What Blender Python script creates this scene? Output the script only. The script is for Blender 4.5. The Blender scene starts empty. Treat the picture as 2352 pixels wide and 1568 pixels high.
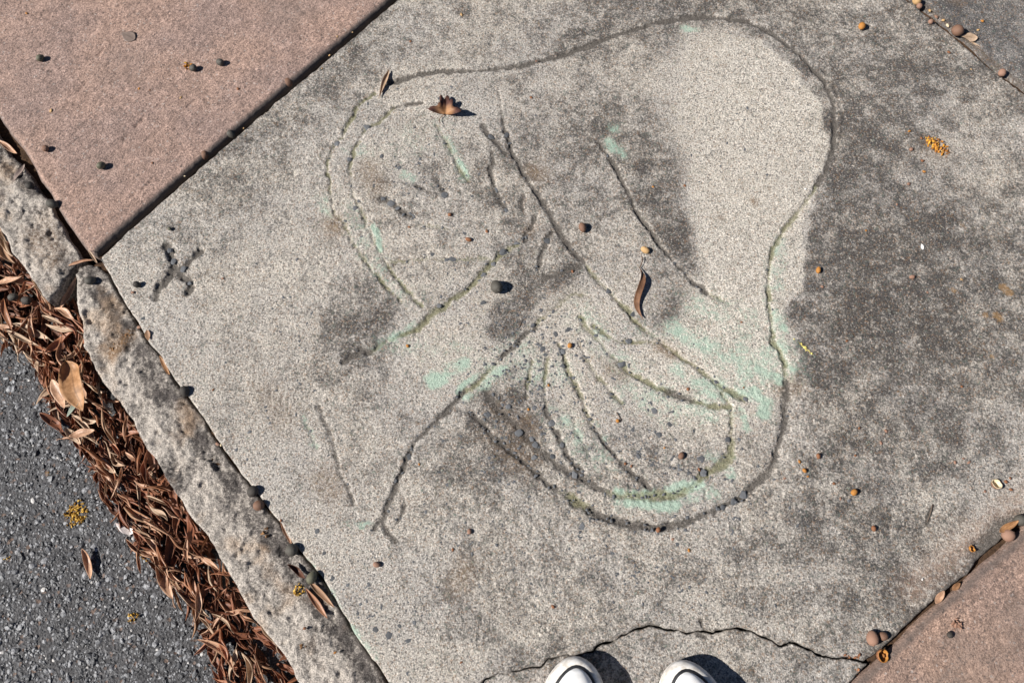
import bpy, math, random
import numpy as np
from mathutils import Vector, Matrix

# ------------------------------------------------------------------ camera, sky, sun, exposure
H = 1.35                      # lens height above the pavement
TILT = math.radians(20.0)     # tilt forward from straight down
FPX = 1900.0                  # focal length in photograph pixels (2352 wide)
SC = bpy.context.scene
COL = SC.collection
cam_data = bpy.data.cameras.new('camera')
cam_data.sensor_width = 36.0
cam_data.lens = 36.0 * FPX / 2352.0
cam_data.clip_start = 0.01
cam_data.clip_end = 500.0
cam = bpy.data.objects.new('camera', cam_data)
COL.objects.link(cam)
cam.location = (0, 0, H)
cam.rotation_euler = (TILT, 0, 0)
SC.camera = cam

AZ = math.radians(15.0)       # shadows run to the right and a little away from the feet
EL = math.radians(40.0)
world = bpy.data.worlds.new('World')
SC.world = world
world.use_nodes = True
wn = world.node_tree
sky = wn.nodes.new('ShaderNodeTexSky')
sky.sky_type = 'NISHITA'
sky.sun_disc = False
sky.sun_elevation = EL
sky.air_density = 0.45
sky.dust_density = 0.2
sky.altitude = 600.0
sky.sun_rotation = math.atan2(-math.cos(AZ), -math.sin(AZ))
wn.links.new(sky.outputs['Color'], wn.nodes['Background'].inputs['Color'])
wn.nodes['Background'].inputs['Strength'].default_value = 0.05
sun_data = bpy.data.lights.new('sun', 'SUN')
sun_data.energy = 5.0
sun_data.angle = math.radians(0.5)
sun_data.color = (1.0, 0.965, 0.91)
sun = bpy.data.objects.new('sun', sun_data)
COL.objects.link(sun)
sun.location = (-3, -1, 4)
sdir = Vector((math.cos(EL) * math.cos(AZ), math.cos(EL) * math.sin(AZ), -math.sin(EL)))
sun.rotation_euler = sdir.to_track_quat('-Z', 'Y').to_euler()
SC.view_settings.view_transform = 'Standard'
SC.view_settings.look = 'None'
SC.view_settings.exposure = 0.74
SC.view_settings.gamma = 1.0

# ------------------------------------------------------------------ helpers
CP, SP = math.cos(TILT), math.sin(TILT)
def P(px, py, z=0.0):
    """ground point (metres) that was measured at photograph pixel px,py, on the level z"""
    u = (px - 1176.0) / FPX
    v = -(py - 784.0) / FPX
    dy, dz = v * CP + SP, v * SP - CP
    k = (z - H) / dz
    return (u * k, dy * k)
def P3(px, py, z=0.0):
    a = P(px, py, z)
    return Vector((a[0], a[1], z))
def M(px, py=784.0):           # photograph pixels to metres at photograph row py
    v = -(py - 784.0) / FPX
    return px / FPX * H / (CP - v * SP)
def W(pts, z=0.0):
    return np.array([P(a, b, z) for a, b in pts])

def hash2(ix, iy, seed):
    n = (ix.astype(np.int64) * 374761393 + iy.astype(np.int64) * 668265263 + seed * 974634541) & 0x7fffffff
    n = ((n ^ (n >> 13)) * 1274126177) & 0x7fffffff
    n = n ^ (n >> 16)
    return (n & 0xffff) / 65535.0
def vnoise(x, y, size, seed=0):
    x = np.asarray(x) / size; y = np.asarray(y) / size
    ix = np.floor(x); iy = np.floor(y)
    fx = x - ix; fy = y - iy
    fx = fx * fx * (3 - 2 * fx); fy = fy * fy * (3 - 2 * fy)
    a = hash2(ix, iy, seed); b = hash2(ix + 1, iy, seed)
    c = hash2(ix, iy + 1, seed); d = hash2(ix + 1, iy + 1, seed)
    return (a + (b - a) * fx) * (1 - fy) + (c + (d - c) * fx) * fy - 0.5
def fbm(x, y, size, octv=3, seed=0):
    s = 0.0; a = 1.0
    for k in range(octv):
        s = s + a * vnoise(x, y, size / 2 ** k, seed + 17 * k); a *= 0.5
    return s

def resample(pts, step, jit=0.0, size=0.02, seed=0, closed=True):
    out = []
    n = len(pts)
    for i in range(n if closed else n - 1):
        a = np.array(pts[i]); b = np.array(pts[(i + 1) % n])
        L = np.linalg.norm(b - a)
        out_of_view = max(abs(a[0]), abs(b[0])) > 1.3 or max(a[1], b[1]) > 1.5 or min(a[1], b[1]) < -0.3
        st = max(step, L / 14) if out_of_view and L > 0.6 else step
        k = max(1, int(L / st))
        for j in range(k):
            out.append(a + (b - a) * j / k)
    if not closed:
        out.append(np.array(pts[-1]))
    out = np.array(out)
    if jit:
        nx = fbm(out[:, 0] + 3.1, out[:, 1], size, 3, seed) * jit * 2
        ny = fbm(out[:, 0] - 7.7, out[:, 1] + 5.0, size, 3, seed + 5) * jit * 2
        out = out + np.stack([nx, ny], 1)
    return out

def axis(lo, hi, dlo, dhi, step):
    dlo = max(lo, dlo); dhi = min(hi, dhi)
    a = list(np.arange(dlo, dhi + step, step))
    s = step; x = a[-1]
    while x < hi:
        s = min(s * 1.5, 0.12); x += s; a.append(x)
    s = step; x = a[0]; pre = []
    while x > lo:
        s = min(s * 1.5, 0.12); x -= s; pre.append(x)
    return np.array(pre[::-1] + a)

class Grid:
    def __init__(g, xs, ys):
        g.xs, g.ys = xs, ys
        g.X, g.Y = np.meshgrid(xs, ys)
    def win(g, a, b, m):
        i0 = np.searchsorted(g.xs, min(a[0], b[0]) - m); i1 = np.searchsorted(g.xs, max(a[0], b[0]) + m)
        j0 = np.searchsorted(g.ys, min(a[1], b[1]) - m); j1 = np.searchsorted(g.ys, max(a[1], b[1]) + m)
        return slice(j0, j1), slice(i0, i1)
    def segdist(g, a, b, m):
        w = g.win(a, b, m)
        X = g.X[w]; Y = g.Y[w]
        if X.size == 0:
            return None
        d = b - a; L2 = float(d @ d) + 1e-12
        t = np.clip(((X - a[0]) * d[0] + (Y - a[1]) * d[1]) / L2, 0, 1)
        qx = a[0] + t * d[0]; qy = a[1] + t * d[1]
        return w, np.hypot(X - qx, Y - qy), qx, qy
    def inside(g, poly):
        res = np.zeros(g.X.shape, bool)
        n = len(poly)
        for i in range(n):
            a = poly[i]; b = poly[(i + 1) % n]
            if a[1] == b[1]:
                continue
            lo, hi = (a, b) if a[1] < b[1] else (b, a)
            j0 = np.searchsorted(g.ys, lo[1]); j1 = np.searchsorted(g.ys, hi[1])
            for j in range(j0, j1):
                x = lo[0] + (hi[0] - lo[0]) * (g.ys[j] - lo[1]) / (hi[1] - lo[1])
                res[j, np.searchsorted(g.xs, x):] ^= True
        return res
    def strokes(g, pts, r, amp, out, soft=2.0):
        """max-blend of a stroke of half-width r (metres) and strength amp along pts"""
        for i in range(len(pts) - 1):
            q = g.segdist(pts[i], pts[i + 1], r * 2.2)
            if q is None:
                continue
            w, d, _, _ = q
            out[w] = np.maximum(out[w], amp * np.exp(-(d / r) ** soft))

def new_obj(name, mesh, mat=None, parent=None):
    o = bpy.data.objects.new(name, mesh)
    COL.objects.link(o)
    if mat is not None and len(mesh.materials) == 0:
        mesh.materials.append(mat)
    if parent is not None:
        o.parent = parent
    return o
def tag(o, label=None, cat=None, group=None, kind=None):
    if label: o['label'] = label
    if cat: o['category'] = cat
    if group: o['group'] = group
    if kind: o['kind'] = kind
    return o
def mesh_np(name, V, F, smooth=True, attrs=None):
    me = bpy.data.meshes.new(name)
    V = np.asarray(V, np.float32)
    if isinstance(F, np.ndarray):
        nf, k = F.shape
        me.vertices.add(len(V)); me.vertices.foreach_set('co', V.ravel())
        me.loops.add(nf * k); me.loops.foreach_set('vertex_index', F.astype(np.int32).ravel())
        me.polygons.add(nf); me.polygons.foreach_set('loop_start', np.arange(0, nf * k, k, dtype=np.int32))
        me.update(calc_edges=True)
    else:
        me.from_pydata([tuple(map(float, v)) for v in V], [], F); me.update()
    if smooth:
        me.polygons.foreach_set('use_smooth', np.ones(len(me.polygons), bool))
    for k_, a in (attrs or {}).items():
        at = me.attributes.new(k_, 'FLOAT', 'POINT')
        at.data.foreach_set('value', np.asarray(a, np.float32))
    me.update()
    return me

def slab_mesh(name, poly, step, fields, rnd=0.006, drop=0.006, depth=0.05, jit=0.0008, jsize=0.012, seed=1, view=True):
    poly = resample(poly, 0.008, jit, jsize, seed)
    lo = poly.min(0); hi = poly.max(0)
    g = Grid(axis(lo[0] - .005, hi[0] + .005, -1.09, 1.09, step), axis(lo[1] - .005, hi[1] + .005, -0.08, 1.25, step))
    ins = g.inside(poly)
    D = np.full(g.X.shape, 1e3); QX = g.X.copy(); QY = g.Y.copy()
    n = len(poly)
    for i in range(n):
        a = poly[i]; b = poly[(i + 1) % n]
        far = abs(a[0]) > 1.05 or a[1] > 1.22 or a[1] < -0.06
        q = g.segdist(a, b, 0.2 if far else max(rnd * 1.3, 0.012))
        if q is None:
            continue
        w, d, qx, qy = q
        better = d < D[w]
        D[w] = np.where(better, d, D[w]); QX[w] = np.where(better, qx, QX[w]); QY[w] = np.where(better, qy, QY[w])
    cell = ins[:-1, :-1] | ins[1:, :-1] | ins[:-1, 1:] | ins[1:, 1:]
    Z, att = fields(g, D, ins)
    x = np.where(ins, g.X, QX); y = np.where(ins, g.Y, QY)
    sd = np.where(ins, D, 0.0)
    t = np.clip((rnd - sd) / rnd, 0, 1)
    Z = Z - drop * (1 - np.sqrt(np.maximum(0, 1 - t * t)))
    idx = np.arange(g.X.size).reshape(g.X.shape)
    F = np.stack([idx[:-1, :-1][cell], idx[:-1, 1:][cell], idx[1:, 1:][cell], idx[1:, :-1][cell]], 1)
    used = np.unique(F)
    remap = np.full(g.X.size, -1, np.int64); remap[used] = np.arange(len(used))
    F = remap[F]
    V = np.stack([x.ravel()[used], y.ravel()[used], Z.ravel()[used]], 1)
    A = {k: v.ravel()[used] for k, v in att.items()}
    e = np.concatenate([F[:, [0, 1]], F[:, [1, 2]], F[:, [2, 3]], F[:, [3, 0]]])
    key = np.sort(e, 1); key = key[:, 0] * len(V) + key[:, 1]
    u, first, cnt = np.unique(key, return_index=True, return_counts=True)
    be = e[first[cnt == 1]]
    bv = np.unique(be)
    m2 = np.full(len(V), -1, np.int64); m2[bv] = len(V) + np.arange(len(bv))
    low = V[bv].copy(); low[:, 2] -= depth
    V2 = np.concatenate([V, low])
    F2 = np.stack([be[:, 1], be[:, 0], m2[be[:, 0]], m2[be[:, 1]]], 1)
    A = {k: np.concatenate([v, v[bv]]) for k, v in A.items()}
    return mesh_np(name, V2, np.concatenate([F, F2]), True, A)

# ------------------------------------------------------------------ materials
class NT:
    def __init__(s, name):
        s.m = bpy.data.materials.new(name); s.m.use_nodes = True
        s.t = s.m.node_tree; s.b = s.t.nodes['Principled BSDF']
        s.co = s.t.nodes.new('ShaderNodeTexCoord').outputs['Object']
    def n(s, typ): return s.t.nodes.new(typ)
    def put(s, sock, v):
        if isinstance(v, bpy.types.NodeSocket): s.t.links.new(v, sock)
        elif isinstance(v, (tuple, list)) and len(v) == 3 and sock.type == 'RGBA': sock.default_value = (*v, 1)
        else: sock.default_value = v
    def attr(s, name):
        a = s.n('ShaderNodeAttribute'); a.attribute_name = name; return a.outputs['Fac']
    def noise(s, scale, detail=3, rough=0.55, vec=None, dim='3D', dist=0.0):
        a = s.n('ShaderNodeTexNoise'); a.noise_dimensions = dim
        a.inputs['Scale'].default_value = scale; a.inputs['Detail'].default_value = detail
        a.inputs['Roughness'].default_value = rough; a.inputs['Distortion'].default_value = dist
        s.put(a.inputs['Vector'], vec if vec is not None else s.co); return a.outputs['Fac']
    def vor(s, scale, out='Distance', vec=None, rand=1.0):
        a = s.n('ShaderNodeTexVoronoi'); a.inputs['Scale'].default_value = scale
        a.inputs['Randomness'].default_value = rand
        s.put(a.inputs['Vector'], vec if vec is not None else s.co); return a.outputs[out]
    def math(s, op, a, b=0.0, clamp=False):
        m = s.n('ShaderNodeMath'); m.operation = op; m.use_clamp = clamp
        s.put(m.inputs[0], a); s.put(m.inputs[1], b); return m.outputs[0]
    def step(s, v, lo, hi, a=0.0, b=1.0):
        m = s.n('ShaderNodeMapRange'); m.interpolation_type = 'SMOOTHSTEP'
        s.put(m.inputs['Value'], v)
        for k, x in (('From Min', lo), ('From Max', hi), ('To Min', a), ('To Max', b)): s.put(m.inputs[k], x)
        return m.outputs[0]
    def mix(s, f, a, b, mode='MIX'):
        m = s.n('ShaderNodeMix'); m.data_type = 'RGBA'; m.blend_type = mode
        s.put(m.inputs[0], f); s.put(m.inputs[6], a); s.put(m.inputs[7], b); return m.outputs[2]
    def scale(s, c, f):
        m = s.n('ShaderNodeVectorMath'); m.operation = 'SCALE'
        s.put(m.inputs[0], c); s.put(m.inputs['Scale'], f); return m.outputs[0]
    def mapping(s, rot=0.0, sc=(1, 1, 1)):
        r_ = s.n('ShaderNodeMapping'); r_.inputs['Rotation'].default_value = (0, 0, rot); s.put(r_.inputs['Vector'], s.co)
        m = s.n('ShaderNodeMapping'); m.inputs['Scale'].default_value = sc; s.put(m.inputs['Vector'], r_.outputs[0]); return m.outputs[0]
    def sep(s, c, k):
        m = s.n('ShaderNodeSeparateColor'); s.put(m.inputs[0], c); return m.outputs[k]
    def finish(s, color, rough=0.9, height=None, dist=0.001, strength=1.0, spec=0.3):
        s.put(s.b.inputs['Base Color'], color); s.put(s.b.inputs['Roughness'], rough)
        s.b.inputs['Specular IOR Level'].default_value = spec
        if height is not None:
            b = s.n('ShaderNodeBump'); b.inputs['Strength'].default_value = strength; b.inputs['Distance'].default_value = dist
            s.put(b.inputs['Height'], height); s.t.links.new(b.outputs[0], s.b.inputs['Normal'])
        return s.m

def mat_concrete(name, light=(.510, .462, .405), dark=(.078, .069, .064), gain=1.0):
    s = NT(name)
    big = s.noise(9, 4, .6); mid = s.noise(85, 6, .72); cloud = s.noise(24, 9, .70, dist=.4); fine = s.noise(230, 4, .7); grit = s.noise(620, 2, .65)
    patchy = s.noise(17, 3, .5)
    st = s.math('ADD', s.attr('stain'), s.math('MULTIPLY', s.math('SUBTRACT', cloud, .5), 1.7))
    st = s.math('ADD', st, s.math('MULTIPLY', s.math('SUBTRACT', big, .5), .35))
    st = s.math('ADD', st, s.math('MULTIPLY', s.math('SUBTRACT', mid, .5), s.step(patchy, .35, .65, .5, 1.7)))
    st = s.math('ADD', st, s.math('MULTIPLY', s.math('SUBTRACT', fine, .5), s.step(patchy, .35, .65, 1.5, 1.0)))
    st = s.math('ADD', st, s.math('MULTIPLY', s.math('SUBTRACT', grit, .5), .8))
    m = s.step(st, .18, .90)
    cl = s.math('ADD', s.attr('clean'), s.math('ADD', s.math('MULTIPLY', s.math('SUBTRACT', cloud, .5), 1.9), s.math('MULTIPLY', s.math('SUBTRACT', mid, .5), 2.2)))
    cl = s.step(cl, .34, .76)
    warm = s.mix(s.step(s.noise(7, 3), .35, .65), light, (light[0] * .90, light[1] * .915, light[2] * .95))
    c = s.mix(m, warm, dark)
    c = s.mix(s.math('MULTIPLY', cl, .76), c, s.mix(s.step(s.math('ADD', mid, s.math('MULTIPLY', s.math('SUBTRACT', cloud, .5), .6)), .38, .68), (.66, .605, .53), (.43, .385, .33)))
    c = s.mix(s.step(s.sep(s.vor(300, 'Color'), 0), .90, .96, 0, .3), c, (.30, .22, .15))
    # rusty and sandy grains
    gr = s.vor(420, 'Color')
    c = s.mix(s.step(s.sep(gr, 0), .86, .93, 0, .42), c, (.25, .14, .075))
    c = s.mix(s.step(s.sep(gr, 1), .90, .96, 0, .45), c, (.50, .46, .41))
    c = s.mix(s.step(s.sep(gr, 2), .84, .92, 0, .6), c, (.06, .062, .070))
    c = s.scale(c, s.step(s.noise(360, 2, .6), .36, .64, .68, 1.30))
    c = s.scale(c, s.step(s.noise(620, 2, .6), .36, .64, .82, 1.18))
    # dust of the red slabs, brown stains, old green paint, moss and black dirt that sit on the concrete
    c = s.mix(s.math('MULTIPLY', s.attr('pink'), s.step(mid, .3, .6)), c, (.36, .23, .165))
    br = s.math('MULTIPLY', s.attr('brown'), s.step(fine, .3, .62))
    c = s.mix(br, c, s.mix(s.step(mid, .4, .6), (.12, .075, .045), (.24, .155, .09)))
    gm = s.math('ADD', s.attr('green'), s.math('ADD', s.math('MULTIPLY', s.math('SUBTRACT', fine, .5), 1.7), s.math('MULTIPLY', s.math('SUBTRACT', mid, .5), 1.6)))
    c = s.mix(s.step(gm, .10, .92, 0, .76), c, s.mix(s.step(grit, .35, .65), (.32, .47, .365), (.46, .59, .485)))
    mo = s.math('ADD', s.attr('moss'), s.math('MULTIPLY', s.math('SUBTRACT', fine, .5), 1.0))
    c = s.mix(s.step(mo, .20, .80, 0, .80), c, s.mix(s.step(grit, .4, .6), (.135, .128, .060), (.25, .245, .14)))
    di = s.math('ADD', s.attr('dirt'), s.math('ADD', s.math('MULTIPLY', s.math('SUBTRACT', fine, .5), 1.5), s.math('MULTIPLY', s.math('SUBTRACT', mid, .5), .9)))
    c = s.mix(s.step(di, .15, .85, 0, .88), c, s.mix(s.step(grit, .35, .65), (.050, .043, .038), (.155, .138, .122)))
    oc = s.math('ADD', s.attr('ochre'), s.math('MULTIPLY', s.math('SUBTRACT', fine, .5), 1.5))
    c = s.mix(s.step(oc, .30, .95, 0, .7), c, (.34, .20, .085))
    if gain != 1.0: c = s.scale(c, gain)
    h = s.math('ADD', s.math('MULTIPLY', fine, .6), s.math('MULTIPLY', s.noise(700, 2, .7), .40))
    return s.finish(c, .92, h, .0070, 1.0, .25)

def mat_red(name, base, rot, grime=(.10, .085, .078)):
    s = NT(name)
    streak = s.noise(1.0, 5, .70, s.mapping(rot, (70, 210, 100)), dist=.6)
    fine = s.noise(300, 4, .7); grit = s.noise(900, 2, .7); big = s.noise(7, 3)
    c = s.mix(s.step(big, .3, .7), base, (base[0] * .82, base[1] * .86, base[2] * .92))
    c = s.scale(c, s.step(s.noise(38, 6, .7), .32, .68, .80, 1.14))
    c = s.scale(c, s.step(streak, .3, .7, .80, 1.18))
    c = s.scale(c, s.step(fine, .36, .64, .66, 1.30))
    c = s.scale(c, s.step(s.noise(560, 2, .6), .36, .64, .72, 1.26))
    gr = s.vor(330, 'Color')
    c = s.mix(s.step(s.sep(gr, 0), .975, .985, 0, .45), c, (.48, .43, .40))
    c = s.mix(s.step(s.sep(gr, 1), .93, .96, 0, .6), c, (.09, .070, .065))
    pale = s.math('MULTIPLY', s.attr('stain'), s.step(fine, .3, .6))
    c = s.mix(pale, c, (.17, .145, .13))
    di = s.math('ADD', s.attr('dirt'), s.math('MULTIPLY', s.math('SUBTRACT', fine, .5), .5))
    c = s.mix(s.step(di, .2, .85, 0, .93), c, grime)
    h = s.math('ADD', s.math('MULTIPLY', fine, .6), s.math('ADD', s.math('MULTIPLY', streak, .5), s.math('MULTIPLY', grit, .35)))
    return s.finish(c, .9, h, .0050, 1.0, .3)

def mat_kerb():
    s = NT('kerb_granite')
    mid = s.noise(95, 6, .72); fine = s.noise(230, 4, .72); grit = s.noise(480, 3, .72)
    st = s.math('ADD', s.attr('stain'), s.math('ADD', s.math('MULTIPLY', s.math('SUBTRACT', mid, .5), 1.5), s.math('MULTIPLY', s.math('SUBTRACT', fine, .5), 1.5)))
    c = s.mix(s.step(st, .15, .95), (.47, .42, .37), (.090, .078, .072))
    c = s.mix(s.step(s.noise(12, 3), .52, .70, 0, .45), c, (.40, .27, .17))
    c = s.scale(c, s.step(grit, .36, .64, .58, 1.38))
    di = s.math('ADD', s.attr('dirt'), s.math('MULTIPLY', s.math('SUBTRACT', fine, .5), .8))
    c = s.mix(s.step(di, .2, .85, 0, .85), c, (.075, .062, .055))
    c = s.mix(s.math('MULTIPLY', s.attr('brown'), s.step(fine, .3, .6)), c, (.22, .125, .06))
    return s.finish(c, .9, s.math('ADD', s.math('MULTIPLY', fine, .7), s.math('MULTIPLY', grit, .4)), .006, 1.0, .25)

def mat_asphalt():
    s = NT('asphalt')
    fine = s.noise(260, 4, .65); big = s.noise(6, 3)
    c = s.mix(s.step(fine, .3, .7), (.030, .029, .031), (.085, .082, .084))
    gr = s.vor(190, 'Color')
    c = s.mix(s.step(s.sep(gr, 0), .70, .9, 0, .55), c, (.15, .15, .155))
    c = s.mix(s.step(s.sep(gr, 1), .93, .97, 0, .5), c, (.20, .12, .08))
    c = s.scale(c, s.step(big, .3, .7, .85, 1.15))
    return s.finish(c, .75, s.math('ADD', fine, s.math('MULTIPLY', s.vor(190), .6)), .004, 1.0, .4)

def mat_vary(name, c0, c1, scale=300, rough=.7, spec=.3, tint=None, bump=.0006, obj_rand=0.0, trans=0.0):
    s = NT(name)
    n = s.noise(scale, 3, .6)
    c = s.mix(s.step(n, .32, .68), c0, c1)
    oi = s.n('ShaderNodeObjectInfo').outputs['Random']
    if tint: c = s.mix(s.step(oi, .25, .9, 0, .75), c, tint)
    if obj_rand: c = s.scale(c, s.step(oi, 0, 1, 1 - obj_rand, 1 + obj_rand))
    m = s.finish(c, rough, n, bump, .8, spec)
    return m

def mat_leaf(name, c0, c1, c2, trans=.22, rough=.55):
    s = NT(name)
    n = s.noise(90, 4, .6); oi = s.n('ShaderNodeObjectInfo').outputs['Random']
    k = s.attr('shade')
    c = s.mix(s.step(n, .3, .7), c0, c1)
    c = s.mix(s.step(s.math('ADD', oi, s.math('SUBTRACT', k, .5)), .35, .95), c, c2)
    across = s.math('ABSOLUTE', s.attr('across'))
    c = s.scale(c, s.step(across, .03, .10, .72, 1.0))
    c = s.scale(c, s.step(n, .25, .75, .8, 1.15))
    s.finish(c, rough, s.math('ADD', s.math('MULTIPLY', n, .7), s.math('MULTIPLY', s.noise(500, 2), .25)), .0012, .8, .35)
    tr = s.n('ShaderNodeBsdfTranslucent'); s.put(tr.inputs['Color'], c)
    mx = s.n('ShaderNodeMixShader'); mx.inputs[0].default_value = trans
    s.t.links.new(s.b.outputs[0], mx.inputs[1]); s.t.links.new(tr.outputs[0], mx.inputs[2])
    s.t.links.new(mx.outputs[0], s.t.nodes['Material Output'].inputs['Surface'])
    return s.m

M_CONC = mat_concrete('grey_concrete')
M_CONC2 = mat_concrete('weathered_concrete', (.36, .33, .30), (.085, .080, .080))
M_RED = mat_red('red_concrete', (.385, .260, .208), -math.atan2(P(912, 0)[1] - P(228, 592)[1], P(912, 0)[0] - P(228, 592)[0]))
M_RED2 = mat_red('orange_red_concrete', (.405, .268, .203), -math.atan2(P(2352, 1212)[1] - P(2004, 1528)[1], P(2352, 1212)[0] - P(2004, 1528)[0]))
M_KERB = mat_kerb()
M_ASPH = mat_asphalt()
M_SOIL = mat_vary('joint_soil', (.035, .022, .015), (.085, .05, .03), 200, .95, .1, bump=.003)
M_STONE = mat_vary('blue_grey_stone', (.062, .065, .071), (.150, .154, .163), 260, .7, .3, tint=(.085, .087, .092), obj_rand=.3)
M_CHIP = NT('asphalt_chips')
_k = M_CHIP.attr('shade')
_c = M_CHIP.mix(M_CHIP.step(_k, 0, .8), (.032, .032, .035), (.20, .20, .207))
_c = M_CHIP.mix(M_CHIP.step(_k, .955, .985), _c, (.42, .40, .38))
M_CHIP = M_CHIP.finish(_c, .5, M_CHIP.noise(500, 3), .001, .8, .5)
M_LEAF = mat_leaf('dry_brown_leaf', (.46, .26, .16), (.60, .38, .25), (.32, .14, .07), .28, .42)
M_LEAF_D = mat_leaf('dark_brown_leaf', (.19, .072, .038), (.27, .11, .058), (.09, .036, .02), .2)
M_LEAF_K = mat_leaf('blackish_brown_leaf', (.105, .052, .030), (.17, .09, .052), (.07, .036, .022), .1, .35)
M_LEAF_R = mat_leaf('red_brown_leaf', (.36, .145, .075), (.46, .21, .115), (.22, .08, .042), .3, .42)
M_LEAF_T = mat_leaf('tan_leaf', (.42, .29, .19), (.52, .38, .27), (.33, .19, .11))
M_LEAF_P = mat_leaf('pale_leaf', (.55, .48, .45), (.62, .56, .54), (.5, .42, .40), .1)
M_LEAF_G = mat_leaf('grey_green_leaf', (.26, .30, .24), (.36, .40, .33), (.22, .24, .17), .15)
M_LEAF_O = mat_leaf('golden_brown_leaf', (.33, .165, .070), (.43, .235, .115), (.10, .045, .035))
M_LEAF_A = mat_leaf('grey_leaf', (.20, .15, .13), (.26, .20, .17), (.16, .12, .10), .05)
M_BERRY = {
    'grey': mat_vary('grey_berry', (.045, .040, .033), (.090, .082, .068), 200, .55, .35),
    'olive': mat_vary('olive_berry', (.075, .070, .045), (.13, .125, .085), 200, .5, .35),
    'brown': mat_vary('brown_berry', (.125, .066, .042), (.20, .112, .075), 200, .6, .3),
    'pink': mat_vary('pinkish_berry', (.20, .11, .075), (.29, .17, .12), 180, .65, .3),
    'dark': mat_vary('blackish_berry', (.030, .026, .022), (.06, .05, .042), 200, .6, .3),
    'tan': mat_vary('tan_husk', (.38, .23, .10), (.48, .31, .15), 220, .6, .3),
    'orange': mat_vary('orange_seed', (.28, .11, .022), (.42, .19, .04), 260, .6, .3),
    'rust': mat_vary('rust_brown_seed', (.15, .062, .030), (.25, .11, .05), 260, .6, .3),
    'cream': mat_vary('cream_husk', (.55, .43, .27), (.66, .55, .38), 260, .7, .3),
    'white': mat_vary('white_chip', (.65, .62, .58), (.75, .72, .68), 260, .6, .3),
}
def mat_pulp(name, c0, c1, c2):
    s = NT(name); k = s.attr('shade'); n = s.noise(420, 3, .6)
    c = s.mix(s.step(k, .1, .6), c0, c1); c = s.mix(s.step(k, .65, .95), c, c2)
    return s.finish(s.scale(c, s.step(n, .3, .7, .7, 1.25)), .85, n, .001, .8, .2)
M_YEL = mat_pulp('yellow_pulp', (.30, .16, .03), (.50, .30, .06), (.60, .40, .10))
M_ORA = mat_pulp('orange_pulp', (.24, .10, .03), (.45, .19, .03), (.58, .34, .05))
M_BRN = mat_vary('brown_pulp', (.15, .075, .035), (.30, .17, .08), 420, .85, .2, bump=.001)
M_YPAINT = mat_vary('yellow_scrape', (.55, .45, .10), (.70, .60, .22), 420, .7, .2)
M_TWIG = mat_vary('twig_bark', (.10, .07, .05), (.18, .13, .10), 400, .8, .2)
M_RUB = mat_vary('white_rubber', (.50, .46, .41), (.76, .73, .69), 110, .5, .4, bump=.0002)
M_CAP = mat_vary('white_toe_rubber', (.78, .76, .73), (.88, .87, .86), 55, .35, .5, bump=.0001)
M_STRIPE = mat_vary('black_rubber', (.012, .012, .014), (.025, .025, .027), 90, .5, .4, bump=.0001)
M_CANVAS = mat_vary('white_canvas', (.66, .65, .63), (.76, .75, .73), 900, .9, .2, bump=.0004)
M_SOLE = mat_vary('brown_outsole', (.24, .16, .10), (.30, .2, .13), 200, .8, .2)
M_LINING = mat_vary('grey_lining', (.45, .45, .45), (.52, .52, .52), 500, .9, .1)

# ------------------------------------------------------------------ ground sheet (road) and soil under the joints
ROAD_Z = -0.075
xs = axis(-40, 40, -1.25, -0.30, 0.004); ys = axis(-40, 40, -0.12, 0.85, 0.004)
xs = np.concatenate([np.array([-40, -25, -14, -8, -5.2]), xs[(xs > -5) & (xs < 5)], np.array([5.2, 8, 14, 25, 40.])])
ys = np.concatenate([np.array([-40, -25, -14, -8, -5.2]), ys[(ys > -5) & (ys < 5)], np.array([5.2, 8, 14, 25, 40.])])
gx, gy = np.meshgrid(xs, ys)
gz = ROAD_Z + fbm(gx, gy, .011, 2, 3) * .0022 + vnoise(gx, gy, .2, 4) * .004
idx = np.arange(gx.size).reshape(gx.shape)
F = np.stack([idx[:-1, :-1].ravel(), idx[:-1, 1:].ravel(), idx[1:, 1:].ravel(), idx[1:, :-1].ravel()], 1)
road = new_obj('road', mesh_np('road', np.stack([gx.ravel(), gy.ravel(), gz.ravel()], 1), F), M_ASPH)
tag(road, kind='structure')

# ------------------------------------------------------------------ traced outlines (photograph pixels)
KERB_IN = [(228, 592), (246, 622), (269, 670), (289, 704), (313, 738), (340, 785), (367, 816), (391, 860), (408, 884), (432, 915), (459, 949),
           (493, 1003), (514, 1033), (551, 1086), (596, 1140), (618, 1172), (644, 1204), (672, 1249), (712, 1293), (742, 1334), (774, 1385), (804, 1440),
           (838, 1491), (875, 1542), (889, 1566), (1000, 1732), (1334, 2240)]
JOINT_NW = [(1475, -484), (1200, -248), (912, 0), (700, 180), (560, 298), (400, 437), (300, 524), (228, 592)]
JOINT_NE = [(1475, -484), (1800, -226), (2085, 0), (2160, 58), (2200, 92), (2280, 160), (2352, 214), (2856, 607)]
JOINT_SE = [(2856, 620), (2500, 1010), (2352, 1194), (2318, 1222), (2296, 1246), (2272, 1262), (2241, 1293), (2222, 1318), (2196, 1337), (2160, 1367), (2116, 1403),
            (2083, 1435), (2050, 1468), (2022, 1492), (1996, 1512)]
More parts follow.
